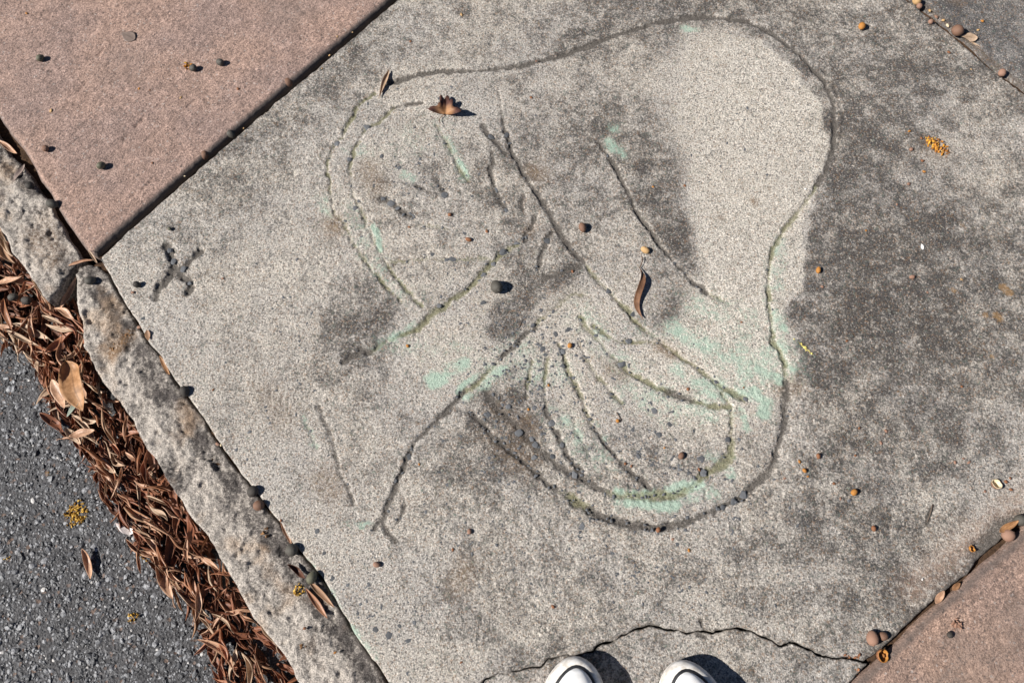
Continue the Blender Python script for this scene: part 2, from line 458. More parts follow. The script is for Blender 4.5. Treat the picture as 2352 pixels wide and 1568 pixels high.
CRACK = [(1996, 1514), (1960, 1512), (1936, 1508), (1912, 1508), (1875, 1494), (1848, 1484), (1817, 1472), (1793, 1477), (1770, 1464), (1742, 1457),
         (1695, 1441), (1647, 1448), (1623, 1446), (1600, 1454), (1552, 1444), (1515, 1440), (1495, 1431), (1475, 1440), (1451, 1447), (1403, 1467), (1376, 1481),
         (1335, 1504), (1290, 1508), (1260, 1514), (1240, 1528), (1206, 1533), (1168, 1541), (1151, 1537), (1124, 1554), (1104, 1568), (1040, 1625)]

_c = resample(W(CRACK), .005, .0042, .017, 321, closed=False)
CRACK_W = [tuple(v) for v in _c]
GROOVES = [  # points, half width px, depth mm, dirt, moss
 ([(893,192),(930,180),(965,172),(1006,165),(1057,163),(1100,161),(1142,158),(1193,150),(1235,141),(1278,131),(1329,112),(1397,88),(1465,63),(1510,51),(1552,44),(1620,37),(1664,42),(1715,48),(1756,65),(1790,88),(1824,112),(1858,146),(1885,173),(1906,211),(1916,245),(1918,289),(1916,340),(1902,371),(1892,401),(1878,422)], 5.5, 3.2, .95, 0),
 ([(1878,422),(1851,466),(1810,517),(1790,548),(1773,585),(1765,636),(1766,690),(1773,745),(1776,786),(1793,810),(1804,840),(1805,874)], 4.2, 3.0, .25, .75),
 ([(1805,874),(1807,908),(1805,952),(1802,986),(1790,1024),(1783,1045),(1770,1079),(1736,1110),(1705,1140),(1664,1161),(1620,1181),(1586,1195),(1552,1204),(1512,1212),(1451,1205),(1396,1190),(1355,1171)], 7.0, 4.2, .85, .1),
 ([(1355,1171),(1311,1144),(1285,1128)], 7.0, 4.0, .35, .75),
 ([(1285,1128),(1260,1113),(1236,1090),(1202,1060),(1171,1036),(1148,1014),(1126,997),(1104,971),(1083,950)], 5.5, 3.4, .85, .1),
 ([(1758,636),(1766,630)], 5, 3, .5, .4),
 ([(1895,163),(1916,200),(1929,235),(1936,269),(1933,306),(1923,343),(1909,391)], 3.2, 1.5, .35, 0),
 ([(1818,905),(1816,950),(1812,985),(1802,1025)], 3, 1.4, .2, 0),
 ([(859,215),(837,230),(815,252),(809,271),(800,282),(779,321),(763,340),(752,364),(752,390),(759,416),(757,436),(764,468),(772,494),(787,512),(800,538),(818,567),(835,593),(854,619),(872,640),(893,662),(906,679),(922,695)], 3.6, 2.4, .28, .7),
 ([(969,235),(950,237),(935,241)], 4, 2.2, .8, 0), ([(925,242),(905,247)], 3, 1.4, .5, 0),
 ([(905,247),(870,281),(841,292),(828,314),(813,345),(809,366),(803,386),(807,414),(811,447),(833,488),(841,519),(859,552),(872,578),(887,601),(904,630),(924,656),(945,675),(969,703)], 3.6, 2.2, .25, .65),
 ([(1004,288),(1019,314),(1034,343),(1050,375),(1060,395),(1076,416)], 4, 2.6, .3, .6),
 ([(1108,284),(1121,308),(1143,330),(1160,353)], 4, 2.6, .75, .25),
 ([(1143,208),(1149,236),(1154,273)], 3.5, 1.6, .5, 0),
 ([(1154,273),(1162,301),(1171,336),(1182,360),(1197,390),(1217,421),(1234,443),(1252,475),(1267,499),(1278,519),(1288,540),(1306,562),(1323,584),(1343,605)], 5.2, 3.4, .85, 0),
 ([(1343,605),(1360,629),(1380,649),(1397,668),(1419,690),(1440,712),(1447,722),(1468,746),(1484,759),(1512,781),(1531,797),(1556,816),(1584,833),(1608,851),(1634,868),(1656,887),(1682,900),(1708,916)], 4.8, 3.0, .4, .75),
 ([(1638,872),(1652,896),(1671,918),(1678,935),(1680,957),(1680,978),(1678,996)], 3.6, 2.2, .35, .6),
 ([(1130,345),(1130,375),(1128,403),(1138,436),(1151,462),(1160,484)], 4.8, 3.0, .75, 0),
 ([(1206,449),(1195,475)], 4, 2, .6, 0),
 ([(1232,497),(1221,519),(1210,536),(1206,553)], 5, 3, .7, .2),
 ([(1269,532),(1256,558),(1243,584),(1234,614)], 4.5, 2.8, .75, 0),
 ([(1343,605),(1310,618),(1278,629),(1249,640)], 6.5, 2.2, .8, .1),
 ([(1191,560),(1158,579),(1137,597),(1115,621),(1089,649),(1067,669),(1034,690),(1008,712),(985,729),(958,755),(915,773),(883,790),(850,807)], 5, 3.2, .32, .75),
 ([(850,807),(828,807),(807,818),(787,834)], 7, 3.2, .95, 0),
 ([(1345,677),(1310,677),(1278,703),(1254,725),(1230,751)], 4.2, 2.0, .3, .55),
 ([(1230,751),(1202,772),(1180,796),(1148,826)], 4.2, 3.6, .85, 0),
 ([(1148,826),(1126,848),(1093,879),(1063,905)], 4.2, 3.0, .3, .8),
 ([(1063,905),(1033,939),(994,973),(959,1012),(935,1052),(925,1076),(913,1110),(895,1150),(881,1189),(861,1211)], 4.6, 3.2, .85, 0),
 ([(876,1194),(886,1221),(908,1243)], 4.4, 2.8, .8, 0),
 ([(930,1160),(910,1199),(905,1218)], 3.6, 1.8, .55, 0),
 ([(733,934),(748,973),(765,1012),(770,1042),(780,1086),(797,1120),(812,1155)], 3.6, 2.2, .5, .1),
 ([(699,968),(719,1007),(728,1032)], 3, 1.6, .15, .45),
 ([(1117,904),(1137,928),(1158,956),(1180,971),(1197,988),(1219,1010),(1245,1036),(1262,1053)], 8, 3.6, .8, .2),
 ([(1262,1053),(1289,1071),(1310,1086),(1343,1099),(1364,1114),(1386,1127)], 7, 3.4, .85, 0),
 ([(1386,1127),(1419,1136),(1462,1140),(1505,1138),(1549,1138),(1585,1123),(1623,1085),(1653,1070),(1680,1047),(1680,1010)], 7, 2.6, .2, .8),
 ([(1260,826),(1254,846),(1251,879),(1252,911),(1254,936)], 3.4, 2.4, .3, .65),
 ([(1254,936),(1267,971),(1284,1010),(1299,1036),(1321,1069),(1343,1097)], 5, 3.2, .85, 0),
 ([(1223,829),(1217,852),(1210,885),(1209,911)], 3.4, 2.4, .35, .65),
 ([(1284,790),(1297,818),(1302,844),(1319,879),(1334,907),(1345,935),(1362,980)], 4, 2.8, .4, .6),
 ([(1362,980),(1382,1008),(1406,1036),(1429,1062),(1451,1086),(1475,1105),(1497,1121)], 4.6, 3.0, .8, 0),
 ([(1328,787),(1343,811),(1354,835),(1371,863),(1388,881),(1408,907),(1432,926)], 4, 2.0, .3, .55),
 ([(1316,960),(1326,1000),(1340,1020),(1352,1050),(1372,1085)], 3, 1.6, .35, .3),
 ([(1330,727),(1347,751),(1369,777),(1397,809),(1423,833)], 4, 2.0, .15, .7),
 ([(1423,833),(1445,855),(1475,872),(1507,889),(1534,900)], 5.5, 3.0, .2, .85),
 ([(1534,900),(1563,909),(1591,920)], 6, 3.0, .55, .3),
 ([(1591,920),(1617,929),(1660,935),(1678,935)], 4.5, 2.4, .2, .8),
 ([(1362,748),(1388,764),(1416,781),(1440,787),(1484,787),(1520,788)], 4.4, 2.2, .15, .75),
 ([(1377,327),(1397,357),(1418,391),(1438,432),(1460,481),(1475,506),(1501,540),(1526,573),(1549,606),(1589,642),(1625,672)], 4.4, 3.4, .8, .05),
 ([(1625,672),(1662,692),(1678,698)], 3.4, 2.0, .3, .5),
 ([(382,562),(392,587),(399,612),(392,633),(377,649),(363,666),(357,685)], 7.5, 5.0, 1.0, 0),
 ([(457,578),(439,596),(424,612),(411,630)], 8, 5.0, 1.0, 0), ([(411,630),(430,641),(440,657),(432,672)], 7.5, 4.8, 1.0, 0), ([(396,610),(418,630)], 8, 4.8, 1.0, 0),
 ([(872,458),(904,468),(926,488),(950,499)], 7, 2.4, .75, 0), ([(959,425),(991,445)], 6, 2, .7, 0), ([(1000,408),(1024,447)], 6, 2, .7, 0),
 ([(959,519),(1000,520),(1030,528)], 4, 1.2, .1, .5), ([(893,604),(940,598),(980,595),(1040,597),(1121,593)], 4, 1.0, .0, .5),
 ([(1623,1446),(1613,1435),(1610,1425)], 3, 2.5, .8, 0), ([(1600,1454),(1627,1462)], 3, 2.5, .9, 0),
 ([(2143,1160),(2128,1200)], 3, 1.5, .8, 0), ([(2124,1205),(2098,1250)], 3, .6, .3, 0),
]
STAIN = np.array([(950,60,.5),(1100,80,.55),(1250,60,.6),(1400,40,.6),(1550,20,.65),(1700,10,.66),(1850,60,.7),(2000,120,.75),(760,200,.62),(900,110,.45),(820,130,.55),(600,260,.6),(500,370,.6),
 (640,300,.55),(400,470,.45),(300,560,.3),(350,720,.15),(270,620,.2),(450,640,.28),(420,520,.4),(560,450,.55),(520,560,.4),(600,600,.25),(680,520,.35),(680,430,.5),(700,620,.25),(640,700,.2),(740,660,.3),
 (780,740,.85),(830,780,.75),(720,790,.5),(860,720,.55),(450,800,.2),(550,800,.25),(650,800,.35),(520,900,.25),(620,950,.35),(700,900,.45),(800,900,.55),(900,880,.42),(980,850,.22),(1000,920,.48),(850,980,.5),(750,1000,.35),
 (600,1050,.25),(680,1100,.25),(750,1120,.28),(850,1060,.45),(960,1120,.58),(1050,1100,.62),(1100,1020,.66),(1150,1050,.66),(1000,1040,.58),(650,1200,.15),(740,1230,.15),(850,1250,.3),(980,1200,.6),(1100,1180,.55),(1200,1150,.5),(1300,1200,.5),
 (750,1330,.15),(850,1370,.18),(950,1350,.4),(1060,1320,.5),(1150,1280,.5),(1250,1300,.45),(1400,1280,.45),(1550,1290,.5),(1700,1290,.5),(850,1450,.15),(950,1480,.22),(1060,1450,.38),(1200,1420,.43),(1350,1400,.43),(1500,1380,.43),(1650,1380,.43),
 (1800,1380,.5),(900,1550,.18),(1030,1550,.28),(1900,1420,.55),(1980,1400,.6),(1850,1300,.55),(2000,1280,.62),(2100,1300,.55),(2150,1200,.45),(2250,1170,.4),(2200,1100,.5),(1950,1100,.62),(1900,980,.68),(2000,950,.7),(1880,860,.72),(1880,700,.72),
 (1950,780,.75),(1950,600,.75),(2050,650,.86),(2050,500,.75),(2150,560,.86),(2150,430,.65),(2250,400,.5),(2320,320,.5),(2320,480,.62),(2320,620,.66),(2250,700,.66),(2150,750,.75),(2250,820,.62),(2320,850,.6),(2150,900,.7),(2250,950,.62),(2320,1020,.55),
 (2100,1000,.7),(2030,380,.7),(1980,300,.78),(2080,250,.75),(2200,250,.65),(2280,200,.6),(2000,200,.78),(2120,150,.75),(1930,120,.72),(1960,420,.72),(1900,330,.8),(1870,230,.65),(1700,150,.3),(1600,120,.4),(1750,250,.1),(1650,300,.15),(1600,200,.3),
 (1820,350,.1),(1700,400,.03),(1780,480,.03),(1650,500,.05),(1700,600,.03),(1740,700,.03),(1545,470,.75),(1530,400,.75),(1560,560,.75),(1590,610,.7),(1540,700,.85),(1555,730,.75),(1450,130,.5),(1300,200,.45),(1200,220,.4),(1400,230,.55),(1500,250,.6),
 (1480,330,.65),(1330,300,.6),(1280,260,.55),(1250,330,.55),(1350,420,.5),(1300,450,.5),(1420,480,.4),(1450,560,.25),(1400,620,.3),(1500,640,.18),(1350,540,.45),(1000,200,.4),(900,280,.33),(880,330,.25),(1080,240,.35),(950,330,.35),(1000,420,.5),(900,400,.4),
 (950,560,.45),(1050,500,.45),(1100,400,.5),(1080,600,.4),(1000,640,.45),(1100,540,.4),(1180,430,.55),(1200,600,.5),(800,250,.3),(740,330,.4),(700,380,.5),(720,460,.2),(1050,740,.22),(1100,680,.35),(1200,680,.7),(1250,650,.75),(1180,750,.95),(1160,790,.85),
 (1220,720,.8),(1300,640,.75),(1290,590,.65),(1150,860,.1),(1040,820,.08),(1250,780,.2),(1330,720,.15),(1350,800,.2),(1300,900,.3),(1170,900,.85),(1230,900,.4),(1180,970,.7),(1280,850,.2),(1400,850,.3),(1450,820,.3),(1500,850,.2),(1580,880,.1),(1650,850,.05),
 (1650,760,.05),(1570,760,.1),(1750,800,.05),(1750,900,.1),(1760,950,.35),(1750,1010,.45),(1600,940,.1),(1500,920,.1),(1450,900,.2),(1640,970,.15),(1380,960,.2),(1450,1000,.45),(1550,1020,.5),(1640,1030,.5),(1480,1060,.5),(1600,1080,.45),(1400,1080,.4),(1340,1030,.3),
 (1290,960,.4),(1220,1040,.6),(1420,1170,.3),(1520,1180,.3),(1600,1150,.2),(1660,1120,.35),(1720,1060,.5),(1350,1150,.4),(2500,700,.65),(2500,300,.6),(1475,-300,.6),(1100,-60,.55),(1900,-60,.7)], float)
CLEAN = [(1570,78),(1640,72),(1720,85),(1790,125),(1840,178),(1882,250),(1902,320),(1893,392),(1868,440),(1848,500),(1852,600),(1845,655),(1815,675),(1800,720),(1812,770),(1833,830),(1828,870),(1790,880),(1768,905),(1765,958),(1715,960),
 (1710,992),(1640,985),(1560,975),(1500,955),(1450,930),(1420,880),(1400,820),(1430,775),(1520,770),(1555,735),(1605,690),(1598,620),(1580,560),(1585,500),(1575,400),(1560,320),(1545,240),(1560,150)]
LIGHT = [(960,720),(1060,680),(1130,640),(1180,600),(1260,560),(1340,640),(1420,600),(1520,640),(1520,720),(1440,760),(1420,830),(1460,920),(1560,975),(1690,985),(1680,1008),(1560,985),(1500,960),(1400,960),(1340,1010),(1270,940),(1215,850),(1150,850),(1065,915),(960,890),(900,830),(870,800)]
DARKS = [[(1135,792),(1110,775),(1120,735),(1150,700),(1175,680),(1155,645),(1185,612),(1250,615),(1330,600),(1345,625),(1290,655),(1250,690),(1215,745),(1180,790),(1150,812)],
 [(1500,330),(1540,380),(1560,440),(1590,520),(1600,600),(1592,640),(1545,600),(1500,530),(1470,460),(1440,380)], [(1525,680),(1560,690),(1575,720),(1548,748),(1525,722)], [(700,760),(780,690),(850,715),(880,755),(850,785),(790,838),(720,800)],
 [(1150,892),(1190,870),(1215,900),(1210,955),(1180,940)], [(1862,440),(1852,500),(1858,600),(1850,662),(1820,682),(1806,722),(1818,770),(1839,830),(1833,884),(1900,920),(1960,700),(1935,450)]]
GREEN = [  # polyline, radius px, strength
 ([(990,872),(1030,850),(1062,838)], 17, .95), ([(1000,885),(1020,880)], 10, .8), ([(1070,912),(1110,880),(1160,838)], 13, .62), ([(1052,898),(1090,862)], 9, .7), ([(850,800),(900,775),(950,752)], 13, .6), ([(860,790),(990,800),(1060,800)], 26, .22),
 ([(1550,750),(1620,790),(1700,850)], 30, .55), ([(1660,800),(1790,830)], 60, .38), ([(1560,745),(1580,770)], 16, .6), ([(1640,800),(1760,860)], 40, .5), ([(1700,760),(1780,850)], 30, .38), ([(1780,720),(1795,790)], 22, .5), ([(1800,800),(1815,850)], 12, .55), ([(1800,745),(1805,770)], 9, .75),
 ([(1740,850),(1795,872)], 16, .7), ([(1735,900),(1758,915),(1752,950)], 17, .95), ([(1707,945),(1712,985)], 10, .85), ([(1640,880),(1720,905)], 22, .5), ([(1560,850),(1620,890)], 22, .5), ([(1590,880),(1660,915)], 14, .5),
 ([(1410,1128),(1470,1132),(1560,1128),(1610,1112)], 9, .8), ([(1440,1150),(1520,1165),(1550,1162)], 13, .92), ([(1540,1120),(1600,1112)], 12, .9), ([(1600,1145),(1630,1140)], 10, .5), ([(1632,1050),(1655,1062),(1682,1095)], 15, .62), ([(1650,1050),(1680,1050)], 10, .5),
 ([(1402,330),(1430,360)], 17, .65), ([(1410,290),(1420,320)], 18, .35), ([(1052,372),(1075,402)], 8, .75), ([(928,402),(948,412)], 12, .5), ([(862,515),(875,570)], 8, .8), ([(735,450),(755,490)], 16, .35), ([(1360,975),(1388,1005)], 12, .6), ([(1300,955),(1335,1015)], 18, .42),
 ([(800,350),(850,345)], 20, .3), ([(1570,65),(1610,70)], 12, .55), ([(1530,950),(1660,950)], 30, .4), ([(700,960),(728,1030)], 8, .35), ([(705,1290),(800,1430),(860,1510)], 9, .5), ([(800,1205),(850,1205)], 10, .35), ([(1430,740),(1500,760)], 30, .2), ([(1200,850),(1300,860)], 40, .32), ([(1330,720),(1440,850)], 40, .30), ([(960,690),(880,640),(800,480)], 30, .25), ([(900,340),(1000,300)], 50, .22), ([(1100,860),(1200,800)], 40, .35), ([(1450,900),(1600,940)], 45, .38), ([(1280,960),(1380,1060)], 40, .28), ([(1420,1150),(1640,1130)], 22, .35), ([(1790,560),(1770,700),(1790,800)], 26, .38), ([(1600,700),(1740,740)], 50, .3), ([(1010,300),(1070,410)], 16, .4)]
BROWN = [([(765,512),(770,525)], 26, .9), ([(745,1100),(760,1125)], 38, .45), ([(845,385),(865,430)], 30, .5), ([(1228,392),(1240,400)], 24, .65), ([(1050,1340),(1068,1310)], 28, .5), ([(1180,1040),(1210,1060)], 34, .45), ([(1515,795),(1545,812)], 16, .8), ([(1405,850),(1432,860)], 22, .5),
 ([(1795,890),(1825,890)], 22, .6), ([(1212,535),(1222,520)], 12, .8), ([(610,900),(650,960)], 36, .28), ([(1140,935),(1180,975),(1225,1020)], 14, .6), ([(1120,1000),(1200,1065)], 20, .35), ([(1730,462),(1735,468)], 9, .7), ([(1655,500),(1657,502)], 7, .6), ([(1205,960),(1230,985)], 18, .45), ([(2150,340),(2155,350)], 40, .3)]
OCHRE = [([(2305,660),(2318,672)], 13, .95), ([(2288,724),(2296,732)], 12, .85), ([(2262,722),(2264,724)], 8, .85), ([(2189,665),(2191,667)], 7, .85), ([(2277,818),(2279,820)], 6, .8), ([(2210,480),(2213,484)], 9, .5), ([(2205,512),(2215,522)], 9, .5), ([(2338,655),(2345,660)], 7, .5),
 ([(2065,900),(2068,905)], 7, .6), ([(435,438),(438,440)], 8, .5), ([(800,115),(803,118)], 6, .5), ([(480,620),(483,622)], 9, .4), ([(470,700),(472,702)], 6, .6), ([(1465,20),(1467,22)], 6, .6), ([(2210,485),(2240,530)], 10, .35), ([(1735,390),(1738,392)], 6, .3)]

def polyW(pts):
    return [np.array(P(a, b)) for a, b in pts]
def grey_fields(rough_extra=0.0):
    def f(g, D, ins):
        X, Y = g.X, g.Y
        # large brown-grey weathering: smooth interpolation of what each area of the slab looks like
        wx = np.zeros_like(X); ws = np.zeros_like(X)
        qx = X + fbm(X, Y, .06, 2, 31) * .03; qy = Y + fbm(X, Y, .06, 2, 47) * .03
        S = np.array([P(a, b) for a, b, _ in STAIN])
        sg = M(52)
        step = 4
        cx = qx[::step, ::step]; cy = qy[::step, ::step]
        a0 = np.zeros_like(cx); a1 = np.zeros_like(cx)
        for (sx, sy), v in zip(S, STAIN[:, 2]):
            d2 = (cx - sx) ** 2 + (cy - sy) ** 2
            w = np.exp(-d2 / (2 * sg * sg)) + 1e-4 * np.exp(-d2 / (2 * (5 * sg) ** 2)) + 1e-9
            a0 += w; a1 += w * v
        c = a1 / a0
        jj = np.minimum(np.arange(X.shape[0]) / step, c.shape[0] - 1.001); ii = np.minimum(np.arange(X.shape[1]) / step, c.shape[1] - 1.001)
        j0 = jj.astype(int); i0 = ii.astype(int); fj = (jj - j0)[:, None]; fi = (ii - i0)[None, :]
        j1 = np.minimum(j0 + 1, c.shape[0] - 1); i1 = np.minimum(i0 + 1, c.shape[1] - 1)
        stain = (c[np.ix_(j0, i0)] * (1 - fj) * (1 - fi) + c[np.ix_(j1, i0)] * fj * (1 - fi) + c[np.ix_(j0, i1)] * (1 - fj) * fi + c[np.ix_(j1, i1)] * fj * fi)
        clean = g.inside(resample(W(CLEAN), .003, .010, .024, 77)).astype(float)
        def blur(a, r):
            for ax in (0, 1):
                cs = np.cumsum(np.pad(a, [(r + 1, r) if k == ax else (0, 0) for k in (0, 1)], mode='edge'), axis=ax)
                n_ = a.shape[ax]
                a = (np.take(cs, np.arange(2 * r + 1, 2 * r + 1 + n_), ax) - np.take(cs, np.arange(n_), ax)) / (2 * r + 1)
            return a
        if clean.shape[0] > 60 and clean.shape[1] > 60:
            soft = blur(blur(clean, 17), 17); sharp = blur(clean, 2)
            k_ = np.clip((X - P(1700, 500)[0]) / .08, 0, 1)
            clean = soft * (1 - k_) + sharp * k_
        lgt = g.inside(resample(W(LIGHT), .006, .010, .03, 78)).astype(float)
        drk = np.zeros_like(X)
        for k2, q2 in enumerate(DARKS): drk = np.maximum(drk, g.inside(resample(W(q2), .003, .012, .022, 90 + k2)).astype(float))
        if clean.shape[0] > 60 and clean.shape[1] > 60:
            lgt = blur(blur(lgt, 10), 10); drk = blur(blur(drk, 3), 3)
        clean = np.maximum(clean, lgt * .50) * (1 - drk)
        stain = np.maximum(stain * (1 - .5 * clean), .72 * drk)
        lt = np.clip((X - P(300, 700)[0]) / .25, 0, 1)
        stain = (stain - .5) * .95 + .45 + .01 * lt * (1 - clean) + fbm(X, Y, .17, 4, 606) * .22
        dirt = np.zeros_like(X); moss = np.zeros_like(X); Z = np.zeros_like(X)
        edge_n = fbm(X, Y, .008, 3, 808) * .0044
        for k, (pts, hw, dep, di, mo) in enumerate(GROOVES):
            q = resample(polyW(pts), .004, .0019, .014, 100 + k, closed=False)
            for i in range(len(q) - 1):
                wob = 1.0 + .55 * float(vnoise(np.array([q[i][0]]), np.array([q[i][1]]), .03, 720 + k)[0])
                cx_, cy_ = np.array([q[i][0]]), np.array([q[i][1]])
                al = float(np.clip(.85 + 1.5 * fbm(cx_, cy_, .035, 2, 700)[0], .30, 1.25))
                r = M(hw) * wob * (1.04 + .36 * al)
                s_ = g.segdist(q[i], q[i + 1], r * 2.4)
                if s_ is None: continue
                w, d, _, _ = s_
                d = np.maximum(0, d + edge_n[w])
                pr = np.exp(-(d / r) ** 2.6)
                Z[w] = np.minimum(Z[w], -dep * .0013 * (.55 + .45 * al) * pr)
                if di: dirt[w] = np.maximum(dirt[w], (di * .75 * (.5 + .5 * al) if mo > .4 else min(1.15, di * 1.2 + .10) * (.72 + .28 * al)) * np.exp(-(d / (r * 1.0)) ** 2.0))
                if mo: moss[w] = np.maximum(moss[w], mo * (.4 + .6 * al) * np.exp(-(d / (r * 1.25)) ** 2))
        green = np.zeros_like(X); brown = np.zeros_like(X); ochre = np.zeros_like(X); pink = np.zeros_like(X)
        for pts, r, s_ in GREEN: g.strokes(resample(polyW(pts), .01, .004, .015, 9, closed=False), M(r), s_, green, 2.4)
        green *= np.clip(1 + 1.3 * fbm(X, Y, .022, 3, 501), .25, 1.5)
        for pts, r, s_ in BROWN: g.strokes(polyW(pts), M(r), min(1, s_ * 1.35), brown)
        for pts, r, s_ in OCHRE: g.strokes(polyW(pts), M(r), s_ * .95, ochre, 4)
        g.strokes(polyW([(2380, 1130), (2230, 1235), (2100, 1350)]), M(34), .45, pink)
        g.strokes(polyW(JOINT_SE[1:]), M(15), .62, dirt); g.strokes(polyW(CRACK), M(5), .5, dirt)
        g.strokes(polyW([(2265, 1265), (2300, 1215), (2352, 1200)]), M(26), .85, dirt, 3)
        g.strokes(polyW(JOINT_NE), M(7), .45, dirt)
        stain = np.maximum(stain, 0)
        worn = np.clip(.55 + 1.2 * fbm(X, Y, .25, 2, 88), .25, 1.2)
        Z = Z + fbm(X, Y, .24, 2, 5) * .0022 + fbm(X, Y, .018, 2, 6) * .0012 * worn
        nz = fbm(X, Y, .0062, 2, 8)
        Z = Z + (hash2(np.floor(X / .0018), np.floor(Y / .0018), 991) - .5) * .00065 * worn + vnoise(X, Y, .0042, 992) * .0010 * worn
        Z = Z + nz * .0016 * worn + np.minimum(vnoise(X, Y, .0105, 12) + .27, 0) * .0075 * worn
        # chipped lower right edge
        q = np.zeros_like(X); g.strokes(polyW([(2255, 1275), (2285, 1235), (2310, 1205), (2360, 1195)]), M(24), 1.0, q, 4)
        Z -= q * .005
        return Z, dict(stain=stain, clean=clean, dirt=dirt, moss=moss, green=green, brown=brown, ochre=ochre, pink=pink)
    return f

main_poly = W(JOINT_NW)[::-1][:-1].tolist()            # W corner up to N
main_poly = [P(a, b) for a, b in JOINT_NW[::-1]] + [P(a, b) for a, b in JOINT_NE[1:]] + [P(a, b) for a, b in JOINT_SE[1:]] + \
            CRACK_W[1:] + [P(a + 2, b) for a, b in KERB_IN[::-1] if b < 1600 and b > 600]
slab = new_obj('concrete_pavement_slab', slab_mesh('concrete_pavement_slab', main_poly, .0018, grey_fields(), .004, .0045, .05, .0014, .016, 3), M_CONC)
tag(slab, 'large weathered grey concrete slab with a scratched drawing and faded green paint', kind='structure')

# corner of the slab that has broken off, under the shoes
def shift(pts, dx, dy): return [(a + dx, b + dy) for a, b in pts]
_gap = [.0006 + .0020 * max(0, .5 + 2.2 * float(fbm(np.array([a]), np.array([b]), .05, 2, 91)[0])) for a, b in CRACK_W]
corner_poly = [(a, b - k) for (a, b), k in zip(CRACK_W, _gap)] + [P(1080, 1660), P(1150, 1760), P(1334, 2230), P(1700, 1852), P(1960, 1560)]
cz = grey_fields()
def corner_fields(g, D, ins):
    Z, A = cz(g, D, ins); return Z - .0020, A
corner = new_obj('broken_slab_corner', slab_mesh('broken_slab_corner', corner_poly, .0018, corner_fields, .003, .0035, .045, .0009, .012, 4), M_CONC)
tag(corner, 'cracked-off corner of the grey concrete slab under the shoes', kind='structure')

# small wedge of the same slab between crack and kerb joint is part of the main slab (polygon closes along the kerb joint)

# dark slab beyond the upper right joint
def ne_fields(g, D, ins):
    X, Y = g.X, g.Y
    o = np.zeros_like(X)
    st = .68 + fbm(X, Y, .12, 3, 9) * .35
    br = o.copy(); g.strokes(polyW(shift(JOINT_NE, 12, -8)), M(9), .45, br)
    g.strokes(polyW([(2185, 0), (2205, 5)]), M(16), .5, br)
    d = o.copy(); g.strokes(polyW(JOINT_NE), M(7), .4, d)
    Z = fbm(X, Y, .2, 2, 15) * .0015 + fbm(X, Y, .012, 2, 16) * .0007 + fbm(X, Y, .0062, 2, 8) * .0008 - .001
    return Z, dict(stain=st, clean=o, dirt=d, moss=o, green=o, brown=br, ochre=o, pink=o)
ne_poly = [P(a + 5, b - 5) for a, b in JOINT_NE] + [P(3400, 150), P(2100, -850)]
ne = new_obj('dark_concrete_slab', slab_mesh('dark_concrete_slab', ne_poly, .0022, ne_fields, .004, .004, .05, .0006, .012, 5), M_CONC2)
tag(ne, 'dark grey concrete slab beyond the leaf-filled joint', kind='structure')

# red-tinted slabs, brushed, with tooled edges
EDGE_NW = [(1466, -489), (1191, -253), (903, -4), (691, 175), (551, 292), (392, 430), (293, 517), (219, 583)]
LEFT_NW = [(198, 574), (184, 556), (171, 538), (153, 512), (132, 476), (113, 442), (90, 412), (74, 378), (56, 347), (22, 306), (2, 276), (-120, 84), (-420, -390)]
def nw_fields(g, D, ins):
    X, Y = g.X, g.Y
    ax = P(912, 0); bx = P(228, 592)
    d = np.array(ax) - np.array(bx); d /= np.linalg.norm(d)
    a = X * d[0] + Y * d[1]; b = -X * d[1] + Y * d[0]
    Z = vnoise(a, b * 9, .05, 21) * .0007 + fbm(X, Y, .006, 2, 22) * .0013 + np.minimum(vnoise(a, b * 2.2, .016, 25) + .34, 0) * .012 + fbm(X, Y, .2, 2, 23) * .003
    for (x, y, r, dep, ang, ln) in ((322, 285, 6, 4, .7, 11), (950, 830, 0, 0, 0, 0), (336, 430, 3, 2.4, .8, 24), (312, 446, 4, 2.4, .8, 6), (235, 122, 3, 3, .8, 10), (640, 70, 4, 2, .8, 12), (252, 150, 3, 2.5, .8, 8), (120, 405, 3, 2.2, .8, 9), (290, 320, 4, 2, .8, 6), (460, 290, 3, 2, .6, 10), (185, 210, 3, 2, .8, 8)):
        if r:
            q = np.zeros_like(X); g.strokes(polyW([(x - ln * math.cos(ang), y + ln * math.sin(ang)), (x + ln * math.cos(ang), y - ln * math.sin(ang))]), M(r), 1, q)
            Z -= q * dep * .001
    dirt = np.zeros_like(X)
    g.strokes(polyW(EDGE_NW), M(13), .95, dirt, 1.7); g.strokes(polyW([(a_, b_) for a_, b_ in LEFT_NW]), M(9), .65, dirt)
    return Z + .004, dict(stain=np.clip(fbm(X, Y, .15, 3, 24) - .15, 0, .4), dirt=dirt)
nw_poly = [P(a, b) for a, b in EDGE_NW] + [P(a, b) for a, b in LEFT_NW] + [P(500, -1150)]
nw = new_obj('red_pavement_slab', slab_mesh('red_pavement_slab', nw_poly, .0024, nw_fields, .013, .012, .05, .0006, .02, 6), M_RED)
tag(nw, 'reddish brushed concrete slab beside the kerb and gutter', kind='structure')

